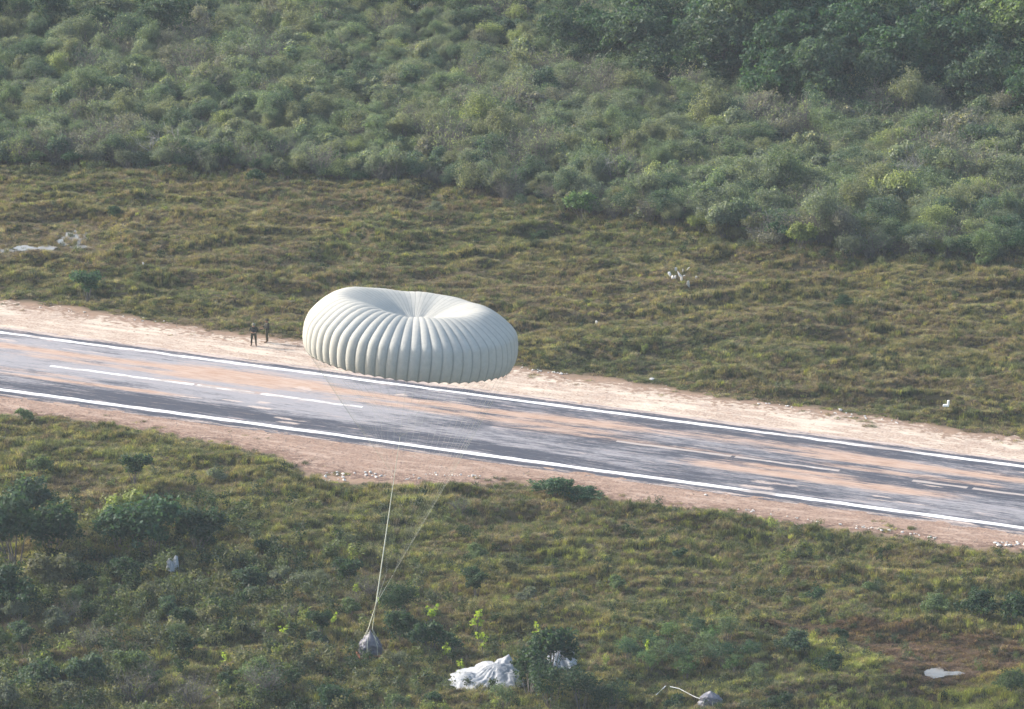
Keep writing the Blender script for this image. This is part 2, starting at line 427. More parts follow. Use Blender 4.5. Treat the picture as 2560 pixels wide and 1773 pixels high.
stripe('edge_line', -HALF, 0.54, -85, 85, lambda q: 0.06 + 0.3 * bump_at(q, 1900, 2.0, 1) + 0.12 * bump_at(q, 1620, 2, 1) + 0.1 * bump_at(q, 80, 1, 1))
CW = 0.36
for a, b, w in ((125, 482, 0.20), (490, 640, 0.28), (650, 908, 0.22), (1540, 1830, 0.42), (1836, 2100, 0.31), (2280, 2420, 0.46), (2430, 2700, 0.48)):
    stripe('centre_line', 0.05 * HALF, CW, px_to_u(a, 0.475), px_to_u(b, 0.475), w)

# shallow pools with ragged outlines
for i, (px, py, rx, ry) in enumerate(POOLS):
    a = np.linspace(0, 2 * PI, 72, endpoint=False)
    rr = 0.85 + 0.7 * (fbm(np.cos(a) * 2 + i * 5, np.sin(a) * 2, 60, 3) - 0.5)
    vv = [(0, 0, 0)] + [(rx * q * math.cos(t), ry * q * math.sin(t), 0) for t, q in zip(a, rr)]
    me = bpy.data.meshes.new('pool'); me.from_pydata(vv, [], [(0, j + 1, (j + 1) % 72 + 1) for j in range(72)]); me.update()
    tag(link('shallow_pool', me, M_WATER, loc=(px, py, 0.012 + 0.006 * i)), kind='structure')

# ------------------------------------------------------------------ plant library (meshes)
def leaf_cloud(centres, radii, per, size, up=0.5, seed=0, flat=0.75, aspect=0.55):
    """rhombic leaves scattered round clump centres"""
    r = np.random.default_rng(seed)
    n = len(centres) * per
    c = np.repeat(np.asarray(centres), per, 0); rad = np.repeat(np.asarray(radii), per)
    d = r.normal(size=(n, 3)); d /= np.linalg.norm(d, axis=1)[:, None]
    q = rad * r.random(n) ** 0.45
    pos = c + d * q[:, None] * np.array([1, 1, flat])
    nrm = d * 0.6 + r.normal(size=(n, 3)) * 0.6; nrm[:, 2] += up
    nrm /= np.linalg.norm(nrm, axis=1)[:, None]
    t = np.cross(nrm, r.normal(size=(n, 3))); t /= np.linalg.norm(t, axis=1)[:, None]
    b = np.cross(nrm, t)
    L = size * (0.6 + 0.8 * r.random(n)); w = L * aspect
    v = np.stack([pos - t * L[:, None] / 2, pos + b * w[:, None] / 2 - nrm * 0.12 * L[:, None], pos + t * L[:, None] / 2, pos - b * w[:, None] / 2 - nrm * 0.12 * L[:, None]], 1)
    cv = np.repeat(r.random(len(centres)), per)
    var = np.clip(0.55 * r.random(n) + 0.45 * cv, 0, 1)
    return v.reshape(-1, 3), np.arange(n * 4).reshape(-1, 4), np.repeat(var, 4)
def crown_centres(r, n, rad, h, base, lumps, shell=0.55):
    """clump centres gathered into lobes so the crown has an uneven outline and gaps"""
    lob = []
    for _ in range(lumps):
        a = r.random() * 2 * PI; q = rad * 0.62 * math.sqrt(r.random()); zz = base + (h - base) * ((0.35 if lumps < 11 else 0.14 + 0.2 * r.random()) + 0.5 * r.random() * (1 - 0.4 * q / rad))
        lob.append((q * math.cos(a), q * math.sin(a), zz, rad * (0.32 + 0.28 * r.random())))
    lob.append((0, 0, base + (h - base) * 0.55, rad * 0.5))
    C = []
    for i in range(n):
        x, y, z, s = lob[i % len(lob)]
        d = r.normal(size=3); d /= np.linalg.norm(d)
        if d[2] < -0.3: d[2] *= -0.5
        q = s * (shell + (1 - shell) * r.random())
        zc = z + d[2] * q * 0.85
        C.append((x + d[0] * q, y + d[1] * q, min(max(zc, base * 0.7 + 0.05), h)))
    return np.array(C)
def stems_to(centres, r, nst, h, rad0, spread=0.12):
    paths = []
    for i in range(nst):
        c = centres[r.integers(len(centres))]
        a = r.random() * 2 * PI
        p0 = np.array([math.cos(a) * spread * r.random(), math.sin(a) * spread * r.random(), -0.3])
        mid = p0 * 0.5 + c * 0.5 + np.array([r.normal() * 0.1, r.normal() * 0.1, 0.12 * h])
        t = np.linspace(0, 1, 6)[:, None]
        pts = (1 - t) ** 2 * p0 + 2 * t * (1 - t) * mid + t * t * c
        paths.append((pts, rad0 * (1.05 - 0.85 * t[:, 0]), 5))
    return paths
def make_shrub(seed, rad, h, clumps, per, leaf, base=0.15, lumps=5, stems=9, crad=0.3, up=0.5, srad=0.03, aspect=0.55):
    r = np.random.default_rng(seed)
    C = crown_centres(r, clumps, rad, h, base, lumps)
    v, f, var = leaf_cloud(C, crad * (0.6 + 0.8 * r.random(len(C))), per, leaf, up, seed + 1, 0.8, aspect)
    fo = mesh_np('foliage', v, f); fattr(fo, 'var', var)
    sv, sf = tube_np(stems_to(C, r, stems, h, srad))
    st = mesh_np('stem', sv, sf, True)
    return fo, st
def make_twiggy(seed, rad, h, stems, twigs, per, leaf):
    """almost bare bush: many fine twigs, few leaves"""
    r = np.random.default_rng(seed)
    paths = []; tips = []
    for i in range(stems):
        a = r.random() * 2 * PI; q = rad * math.sqrt(r.random())
        tip = np.array([q * math.cos(a), q * math.sin(a), h * (0.6 + 0.4 * r.random()) * (1 - 0.25 * (q / rad) ** 2)])
        p0 = np.array([r.normal() * 0.15, r.normal() * 0.15, -0.2]); mid = (p0 + tip) / 2 + np.array([r.normal() * 0.15, r.normal() * 0.15, 0.2 * h])
        t = np.linspace(0, 1, 6)[:, None]; pts = (1 - t) ** 2 * p0 + 2 * t * (1 - t) * mid + t * t * tip
        paths.append((pts, 0.032 - 0.022 * t[:, 0], 4)); tips.append(tip)
        for j in range(twigs):
            s = pts[r.integers(2, 6)]; e = s + np.array([r.normal() * 0.35, r.normal() * 0.35, 0.15 + 0.45 * r.random()])
            paths.append((np.array([s, (s + e) / 2 + r.normal(size=3) * 0.05, e]), np.array([0.014, 0.011, 0.006]), 3)); tips.append(e)
    st = mesh_np('stem', *tube_np(paths), True)
    v, f, var = leaf_cloud(np.array(tips), np.full(len(tips), 0.22), per, leaf, 0.3, seed + 3)
    fo = mesh_np('foliage', v, f); fattr(fo, 'var', var)
    return fo, st
def make_tree(seed, rad, h, clumps, per, leaf, trunk_r=0.14):
    r = np.random.default_rng(seed)
    base = h * 0.04
    C = crown_centres(r, clumps, rad, h, base, 11, 0.6)
    v, f, var = leaf_cloud(C, 0.42 * (0.6 + 0.8 * r.random(len(C))), per, leaf, 0.55, seed + 1, 0.7)
    fo = mesh_np('crown', v, f); fattr(fo, 'var', var)
    paths = []
    t = np.linspace(0, 1, 8)[:, None]
    top = np.array([r.normal() * 0.3, r.normal() * 0.3, h * 0.72])
    tp = np.array([0, 0, -0.4]) * (1 - t) + top * t + np.stack([np.sin(t[:, 0] * 5) * 0.12, np.cos(t[:, 0] * 4) * 0.1, t[:, 0] * 0], -1)
    paths.append((tp, trunk_r * (1.1 - 0.85 * t[:, 0]), 7))
    for i in range(14):
        s = tp[r.integers(2, 7)]; c = C[r.integers(len(C))]
        mid = (s + c) / 2 + np.array([0, 0, 0.25])
        tt = np.linspace(0, 1, 6)[:, None]
        paths.append(((1 - tt) ** 2 * s + 2 * tt * (1 - tt) * mid + tt * tt * c, trunk_r * (0.45 - 0.36 * tt[:, 0]), 5))
    return fo, mesh_np('trunk', *tube_np(paths), True)
def make_bare_tree(seed, h, spread):
    r = np.random.default_rng(seed); paths = []
    def grow(p, d, L, rad, lev):
        n = 5; pts = [p]
        for i in range(n):
            d = d + r.normal(size=3) * 0.10 + np.array([0, 0, 0.03]); d /= np.linalg.norm(d); pts.append(pts[-1] + d * L / n)
        pts = np.array(pts); paths.append((pts, np.linspace(rad, rad * 0.45, n + 1), 5))
        if lev < 3:
            for q in range(4 if lev < 2 else 3):
                i = r.integers(2, n + 1); e = d + r.normal(size=3) * spread; e[2] = abs(e[2]) * 0.8 + 0.15; e /= np.linalg.norm(e)
                grow(pts[i], e, L * (0.45 + 0.25 * r.random()), rad * 0.5, lev + 1)
    for q in range(2):
        grow(np.array([q * 0.3, 0, -0.2]), np.array([0.3 * (q * 2 - 1) + r.normal() * 0.1, r.normal() * 0.1, 1.0]), h * 0.62, 0.06, 0)
    return mesh_np('trunk', *tube_np(paths), True)
def make_sapling(seed, h):
    r = np.random.default_rng(seed)
    n = 5 + r.integers(4)
    paths = []; C = []
    for i in range(n):
        a = r.random() * 2 * PI; q = 0.15 + 0.35 * r.random()
        hh = h * (0.45 + 0.55 * r.random())
        p0 = np.array([r.normal() * 0.05, r.normal() * 0.05, -0.2]); tip = np.array([q * math.cos(a), q * math.sin(a), hh])
        t = np.linspace(0, 1, 5)[:, None]
        paths.append((p0 + (tip - p0) * t + np.array([0, 0, 0.1]) * np.sin(t * PI), 0.022 - 0.014 * t[:, 0], 4)); C.append(tip); C.append(tip * np.array([0.8, 0.8, 0.85]))
    v, f, var = leaf_cloud(np.array(C), np.full(len(C), 0.20), 11, 0.20, 0.8, seed + 2, 0.6, 0.6)
    fo = mesh_np('foliage', v, f); fattr(fo, 'var', np.clip(var + 0.15, 0, 1))
    return fo, mesh_np('stem', *tube_np(paths), True)
def make_weed(seed, h):
    r = np.random.default_rng(seed); C = []
    for i in range(9):
        a = r.random() * 2 * PI; q = 0.4 * r.random()
        C.append((q * math.cos(a), q * math.sin(a), h * (0.35 + 0.6 * r.random())))
    v, f, var = leaf_cloud(np.array(C), np.full(len(C), 0.22), 17, 0.13, 0.4, seed + 2, 1.2, 0.45)
    me = mesh_np('weed', v, f); fattr(me, 'var', var)
    return me
def make_tuft(seed, h, spread, blades, width):
    r = np.random.default_rng(seed)
    a = r.random(blades) * 2 * PI; q = spread * 0.55 * np.sqrt(r.random(blades))
    b0 = np.stack([q * np.cos(a), q * np.sin(a), np.full(blades, -0.06)], -1)
    lean = r.random(blades) * 2 * PI; ln = h * (0.25 + 0.75 * r.random(blades)); hh = h * (0.55 + 0.6 * r.random(blades))
    d = np.stack([np.cos(lean), np.sin(lean), np.zeros(blades)], -1)
    side = np.stack([-np.sin(lean + r.normal(size=blades) * 0.8), np.cos(lean + r.normal(size=blades) * 0.8), np.zeros(blades)], -1) * (width * (0.6 + 0.8 * r.random(blades)))[:, None]
    mid = b0 + d * (ln * 0.3)[:, None] + np.array([0, 0, 1]) * (hh * 0.7)[:, None]
    tip = b0 + d * ln[:, None] + np.array([0, 0, 1]) * (hh * 0.95)[:, None]
    v = np.stack([b0 - side, b0 + side, mid + side * 0.8, mid - side * 0.8, tip + side * 0.15, tip - side * 0.15], 1).reshape(-1, 3)
    i = np.arange(blades)[:, None] * 6
    f = np.concatenate([i + np.array([0, 1, 2, 3]), i + np.array([3, 2, 4, 5])], 0)
    me = mesh_np('tuft', v, f)
    fattr(me, 'var', np.repeat(r.random(blades), 6))
    return me

SHRUBS = [make_shrub(100 + i, *p) for i, p in enumerate((
    # rad, h, clumps, per, leaf, base, lumps, stems, crad, up, srad
    (1.25, 1.9, 84, 34, 0.165, 0.20, 6, 10, 0.30),
    (1.45, 2.3, 96, 32, 0.17, 0.35, 7, 12, 0.32),
    (1.05, 2.4, 74, 34, 0.165, 0.30, 5, 9, 0.28),
    (1.60, 1.7, 92, 34, 0.155, 0.10, 8, 10, 0.30),
    (0.95, 1.5, 56, 34, 0.15, 0.10, 5, 7, 0.26),
    (1.35, 2.7, 88, 30, 0.19, 0.45, 6, 13, 0.34)))]
TWIGGY = [make_twiggy(200 + i, 1.25 + 0.2 * i, 1.9 + 0.25 * i, 26, 5, 3, 0.10) for i in range(3)]
FERNY = [make_shrub(230 + i, 0.9, 1.7, 44, 34, 0.11, 0.05, 7, 9, 0.24, 0.9, 0.02, 0.35) for i in range(2)]
TREES = [make_tree(300 + i, *p) for i, p in enumerate(((2.8, 6.4, 260, 30, 0.25), (3.1, 7.2, 300, 30, 0.26), (2.5, 5.6, 220, 30, 0.24), (3.3, 6.0, 300, 30, 0.25)))]
SAPS = [make_sapling(400 + i, 1.5 + 0.3 * i) for i in range(4)]
WEEDS = [make_weed(500 + i, 0.5 + 0.12 * i) for i in range(4)]
TUFTS = [make_tuft(600 + i, 0.20 + 0.04 * i, 0.36, 60, 0.011) for i in range(5)]
SCRUB = [make_shrub(260 + i, *p) for i, p in enumerate(((1.2, 2.1, 110, 40, 0.10, 0.1, 9, 22, 0.40, 0.35, 0.02), (1.0, 2.5, 100, 40, 0.10, 0.1, 8, 24, 0.38, 0.3, 0.02), (1.4, 1.9, 120, 40, 0.10, 0.05, 11, 22, 0.42, 0.35, 0.02), (0.9, 1.7, 80, 42, 0.09, 0.05, 7, 18, 0.36, 0.4, 0.02), (1.3, 2.8, 120, 36, 0.11, 0.3, 9, 26, 0.42, 0.35, 0.022)))]
BARE = [make_bare_tree(710 + i, 3.6 + 0.5 * i, 0.75) for i in range(3)]

def library(name, meshes, mats):
    c = bpy.data.collections.new(name)
    for i, me in enumerate(meshes):
        if not me.materials:
            for m in mats: me.materials.append(m)
        c.objects.link(bpy.data.objects.new('%s_%s' % (name, 'abcdefghijklmnop'[i]), me))
    return c
def merged(fo, st, mats):
    """foliage and stems of a shrub in one mesh, for the scattered far mass"""
    n1 = len(fo.vertices); n2 = len(st.vertices)
    co = np.empty((n1 + n2) * 3, np.float32); fo.vertices.foreach_get('co', co[:n1 * 3]); st.vertices.foreach_get('co', co[n1 * 3:])
    f1 = np.empty(len(fo.loops), np.int32); fo.loops.foreach_get('vertex_index', f1)
    f2 = np.empty(len(st.loops), np.int32); st.loops.foreach_get('vertex_index', f2)
    me = mesh_np('scattered_shrub', co.reshape(-1, 3), np.concatenate([f1, f2 + n1]).reshape(-1, 4))
    va = np.full(n1 + n2, 0.3, np.float32); fo.attributes['var'].data.foreach_get('value', (tmp := np.empty(n1, np.float32))); va[:n1] = tmp
    fattr(me, 'var', va)
    for m in mats: me.materials.append(m)
    mi = np.zeros(len(me.polygons), np.int32); mi[len(f1) // 4:] = 1
    me.polygons.foreach_set('material_index', mi)
    return me

def scatter(name, pts, rz, scl, tint, idx, coll, tilt=None):
    """one 'stuff' object: points carrying instances picked from a library"""
    n = len(pts)
    me = bpy.data.meshes.new(name); me.vertices.add(n); me.vertices.foreach_set('co', np.asarray(pts, np.float32).ravel())
    a = me.attributes.new('rot', 'FLOAT_VECTOR', 'POINT'); rot = np.zeros((n, 3), np.float32); rot[:, 2] = rz
    if tilt is not None: rot[:, :2] = tilt
    a.data.foreach_set('vector', rot.ravel())
    a = me.attributes.new('scl', 'FLOAT_VECTOR', 'POINT'); a.data.foreach_set('vector', np.asarray(scl, np.float32).ravel())
    a = me.attributes.new('pick', 'INT', 'POINT'); a.data.foreach_set('value', np.asarray(idx, np.int32))
    a = me.attributes.new('tint', 'FLOAT_COLOR', 'POINT'); a.data.foreach_set('color', np.concatenate([tint, np.ones((n, 1))], 1).astype(np.float32).ravel())
    me.update()
    o = link(name, me)
    t = bpy.data.node_groups.new(name + '_nodes', 'GeometryNodeTree')
    t.interface.new_socket('Geometry', in_out='INPUT', socket_type='NodeSocketGeometry')
    t.interface.new_socket('Geometry', in_out='OUTPUT', socket_type='NodeSocketGeometry')
    N = t.nodes; gi = N.new('NodeGroupInput'); go = N.new('NodeGroupOutput')
    ci = N.new('GeometryNodeCollectionInfo'); ci.inputs['Collection'].default_value = coll; ci.inputs['Separate Children'].default_value = True; ci.inputs['Reset Children'].default_value = True
    iop = N.new('GeometryNodeInstanceOnPoints'); iop.inputs['Pick Instance'].default_value = True
    def na(nm, ty):
        q = N.new('GeometryNodeInputNamedAttribute'); q.data_type = ty; q.inputs['Name'].default_value = nm; return q.outputs['Attribute']
    t.links.new(gi.outputs[0], iop.inputs['Points']); t.links.new(ci.outputs[0], iop.inputs['Instance'])
    t.links.new(na('pick', 'INT'), iop.inputs['Instance Index']); t.links.new(na('scl', 'FLOAT_VECTOR'), iop.inputs['Scale'])
    e = N.new('FunctionNodeEulerToRotation'); t.links.new(na('rot', 'FLOAT_VECTOR'), e.inputs[0]); t.links.new(e.outputs[0], iop.inputs['Rotation'])
    t.links.new(iop.outputs[0], go.inputs[0])
    md = o.modifiers.new('scatter', 'NODES'); md.node_group = t
    return tag(o, kind='stuff')

# ------------------------------------------------------------------ where what grows
EDGE = [(-150, 425), (0, 424), (330, 430), (620, 452), (830, 462), (1110, 482), (1280, 515), (1440, 545), (1660, 595), (1890, 635), (2220, 668), (2560, 680), (2760, 690)]
EDGE_XY = np.array([G(a, b).xy for a, b in EDGE])
def edge_y(x): return np.interp(x, EDGE_XY[:, 0], EDGE_XY[:, 1])
def in_poly(px, py, poly):
    r = np.zeros(len(px), bool); n = len(poly)
    for i in range(n):
        x1, y1 = poly[i]; x2, y2 = poly[(i + 1) % n]
        c = ((y1 > py) != (y2 > py)) & (px < (x2 - x1) * (py - y1) / (y2 - y1 + 1e-12) + x1)
        r ^= c
    return r
def pal(*cs): return np.array(cs)
def pick_mix(n, weights):
    w = np.maximum(weights, 1e-4); w = w / w.sum(1, keepdims=True)
    c = np.cumsum(w, 1); q = rng.random(n)[:, None]
    return (q > c).sum(1)

# grass over both fields
cell = 0.27
gx, gy = np.meshgrid(np.arange(-62, 62, cell), np.arange(338, 505, cell), indexing='ij')
gx = gx.ravel() + (rng.random(gx.size) - 0.5) * cell * 1.3; gy = gy.ravel() + (rng.random(gy.size) - 0.5) * cell * 1.3
ppx, ppy = project(gx, gy, np.zeros_like(gx))
keep = (ppx > -130) & (ppx < 2690) & (ppy < 1850)
gx, gy, ppx, ppy = gx[keep], gy[keep], ppx[keep], ppy[keep]
ds = dirt_signed(gx, gy)
behind = gy - edge_y(gx)
bare = fbm(gx * 0.16, gy * 0.25, 77, 3)
edge_soft = np.where(gy < ORG.y - 0.4 * gx, 1.0, 0.35)
prob = sst(0.35 * edge_soft, -1.0 - 2.4 * edge_soft * fbm(gx * 0.5, gy * 0.9, 79, 3), ds) * (1 - sst(1.0, 5.0, behind)) * (1 - 0.74 * pool_mask(gx, gy, 1.0)) * (0.55 + 0.45 * sst(0.30, 0.45, bare))
prob = np.maximum(prob, (ds > 0) * sst(-0.2, -2.6, -ds - 2.8) * 0.0)
# the odd tuft out on the dirt
u_, v_ = uv_of(gx, gy)
prob = np.maximum(prob, np.where((ds > 0) & (np.abs(v_) > HALF + 1.4), 0.3 * sst(0.62, 0.74, fbm(gx * 0.8, gy * 1.2, 78, 3)) * sst(3.2, 0.2, ds), 0))
keep = rng.random(len(gx)) < prob
gx, gy, ppx, ppy, ds = gx[keep], gy[keep], ppx[keep], ppy[keep], ds[keep]
n = len(gx); gz = height(gx, gy)
PALG = pal((0.275, 0.235, 0.115), (0.165, 0.180, 0.088), (0.235, 0.175, 0.130), (0.075, 0.090, 0.052), (0.315, 0.325, 0.090), (0.36, 0.31, 0.21))
fa = fbm(gx * 0.11, gy * 0.19, 201, 4); fb = fbm(gx * 0.10 + 40, gy * 0.17, 202, 4); fc = fbm(gx * 0.5, gy * 0.75, 203, 3); fd = fbm(gx * 0.24, gy * 0.4, 204, 3)
near = sst(950, 1150, ppy)
rise = gz - height(gx + 0.25, gy - 0.9)      # tops of tussocks
wts = np.stack([0.9 * sst(0.42, 0.62, fa) + 0.25, 0.25 + 0.8 * sst(0.42, 0.6, 1 - fa) + 0.2 * near, (1.0 - 0.35 * near) * (0.30 + 1.3 * sst(0.45, 0.62, fb)),
                (0.2 + 0.9 * sst(0.5, 0.68, fc)) * (1 - 0.45 * near), 0.08 + near * (0.12 + 0.35 * sst(0.5, 0.68, fd)), 0.05 + 0.12 * sst(0.55, 0.7, fd)], 1)
br = in_poly(ppx, ppy, [(1880, 1560), (2080, 1545), (2420, 1580), (2560, 1600), (2560, 1720), (2300, 1740), (2200, 1690), (2240, 1650), (2120, 1605)])
wts[br] = np.array([0.25, 0.05, 1.6, 0.25, 0.0, 0.12])
mud = in_poly(ppx, ppy, [(-60, 560), (150, 545), (250, 575), (240, 640), (-60, 660)])
wts[mud] = np.array([0.25, 0.15, 1.2, 0.5, 0.0, 0.1])
yl = in_poly(ppx, ppy, [(1900, 1773), (2250, 1740), (2560, 1660), (2600, 1850), (1900, 1850)]) | in_poly(ppx, ppy, [(2000, 1580), (2240, 1640), (2180, 1700), (2050, 1690)])
wts[yl] = np.array([0.45, 0.12, 0.08, 0.08, 1.3, 0.05])
br2 = in_poly(ppx, ppy, [(130, 1560), (260, 1540), (330, 1580), (300, 1640), (140, 1640)]) | in_poly(ppx, ppy, [(60, 1220), (250, 1190), (320, 1220), (260, 1290), (120, 1260)])
wts[br2] = np.array([0.35, 0.05, 1.5, 0.15, 0.0, 0.25])
ci = pick_mix(n, wts)
PALG = PALG * 0.86 + 0.14 * PALG.mean(1, keepdims=True)
tint = PALG[ci] * (0.8 + 0.4 * rng.random((n, 1))) * (0.78 + 0.44 * fbm(gx * 0.3, gy * 0.5, 205, 3))[:, None]
tint *= (1 - 0.04 * near)[:, None]
hsc = (0.75 + 0.75 * sst(0.4, 0.7, fc)) * (0.8 + 0.4 * rng.random(n)) * (1 + 0.15 * near)
hsc[br] *= 0.6; tint[br] *= np.array([0.95, 0.82, 0.82]); tint[yl] *= 1.18
hsc = hsc * (1 - 0.55 * sst(-3.0, 0.2, ds))
scl = np.stack([0.9 + 0.4 * rng.random(n)] * 2 + [hsc], -1)
grass_lib = library('grass_tuft', TUFTS, [M_GRASS])
scatter('grass', np.stack([gx, gy, gz], -1), rng.random(n) * 2 * PI, scl, tint, rng.integers(0, len(TUFTS), n), grass_lib)
print('grass', n)

# leafy ground cover, thick at the bottom left
weed_lib = library('weed_plant', WEEDS, [M_LEAF_I])
cell = 0.62
wx, wy = np.meshgrid(np.arange(-50, 50, cell), np.arange(339, 480, cell), indexing='ij')
wx = wx.ravel() + (rng.random(wx.size) - 0.5) * cell; wy = wy.ravel() + (rng.random(wy.size) - 0.5) * cell
px_, py_ = project(wx, wy, np.zeros_like(wx))
left = sst(1300, 500, px_) * sst(1150, 1400, py_)
p = 0.05 * sst(1150, 1300, py_) + 0.38 * left * sst(0.36, 0.55, fbm(wx * 0.2, wy * 0.3, 210, 3)) + 0.3 * sst(1250, 1500, py_) * sst(0.55, 0.68, fbm(wx * 0.2, wy * 0.3, 211, 3)) + 0.06 * sst(0.55, 0.7, fbm(wx * 0.25, wy * 0.4, 212, 3))
p = p + 0.5 * sst(3.0, 0.0, edge_y(wx) - wy) * (edge_y(wx) > wy)
p = p * sst(-0.6, -1.8, dirt_signed(wx, wy)) * (1 - pool_mask(wx, wy, 1.8)) * (px_ > -100) * (px_ < 2660) * (py_ < 1840) * (wy < edge_y(wx) + 2)
keep = rng.random(len(wx)) < p
wx, wy, px_, py_ = wx[keep], wy[keep], px_[keep], py_[keep]; n = len(wx)
PALW = pal((0.040, 0.062, 0.034), (0.105, 0.130, 0.062), (0.095, 0.112, 0.075), (0.150, 0.150, 0.080), (0.20, 0.235, 0.08))
tint = PALW[pick_mix(n, np.stack([0.8 + 0 * wx, 0.7 + 0 * wx, 0.6 + 0 * wx, 0.5 + 0 * wx, 0.10 + 0 * wx], 1))] * (0.8 + 0.4 * rng.random((n, 1)))
s = 0.7 + 0.9 * rng.random(n) * (0.4 + left[keep])
scatter('undergrowth', np.stack([wx, wy, height(wx, wy)], -1), rng.random(n) * 6.28, np.stack([s, s, s], -1), tint, rng.integers(0, 4, n), weed_lib)
print('weeds', n)

# ------------------------------------------------------------------ single plants
def ordinal(i):
    w = ['first', 'second', 'third', 'fourth', 'fifth', 'sixth', 'seventh', 'eighth', 'ninth', 'tenth', 'eleventh', 'twelfth']
    if i < 12: return w[i]
    q = i + 1
    return '%d%s' % (q, 'th' if 10 <= q % 100 <= 20 else {1: 'st', 2: 'nd', 3: 'rd'}.get(q % 10, 'th'))
TINTS = {'dark green': (0.040, 0.074, 0.042), 'deep green': (0.054, 0.104, 0.060), 'grey green': (0.155, 0.175, 0.128), 'olive': (0.165, 0.165, 0.095), 'mid green': (0.115, 0.160, 0.082),
         'yellow green': (0.20, 0.235, 0.085), 'dusty grey': (0.150, 0.145, 0.130), 'bright green': (0.105, 0.175, 0.070), 'lime': (0.30, 0.38, 0.065), 'blue green': (0.070, 0.110, 0.075)}
OCC = []      # keeps scattered shrubs off the single ones
OCC_T = []
def plant(name, cat, lib, x, y, s, tone, label, group=None, parts=('foliage', 'stem'), bark=None, sz=None, z=None):
    fo, st = lib
    if not fo.materials: fo.materials.append(M_LEAF)
    if not st.materials: st.materials.append(bark or M_BARK)
    r = empty(name, (x, y, hz(x, y) if z is None else z), rng.random() * 2 * PI)
    r.scale = (s, s, s if sz is None else sz)
    a = link(parts[0], fo, None, r); b = link(parts[1], st, None, r)
    t = np.array(TINTS[tone]) * (0.85 + 0.3 * rng.random())
    a.color = (*t, 1.0)
    tag(r, label, cat, group); (OCC_T if cat == 'tree' else OCC).append((x, y, s))
    return r

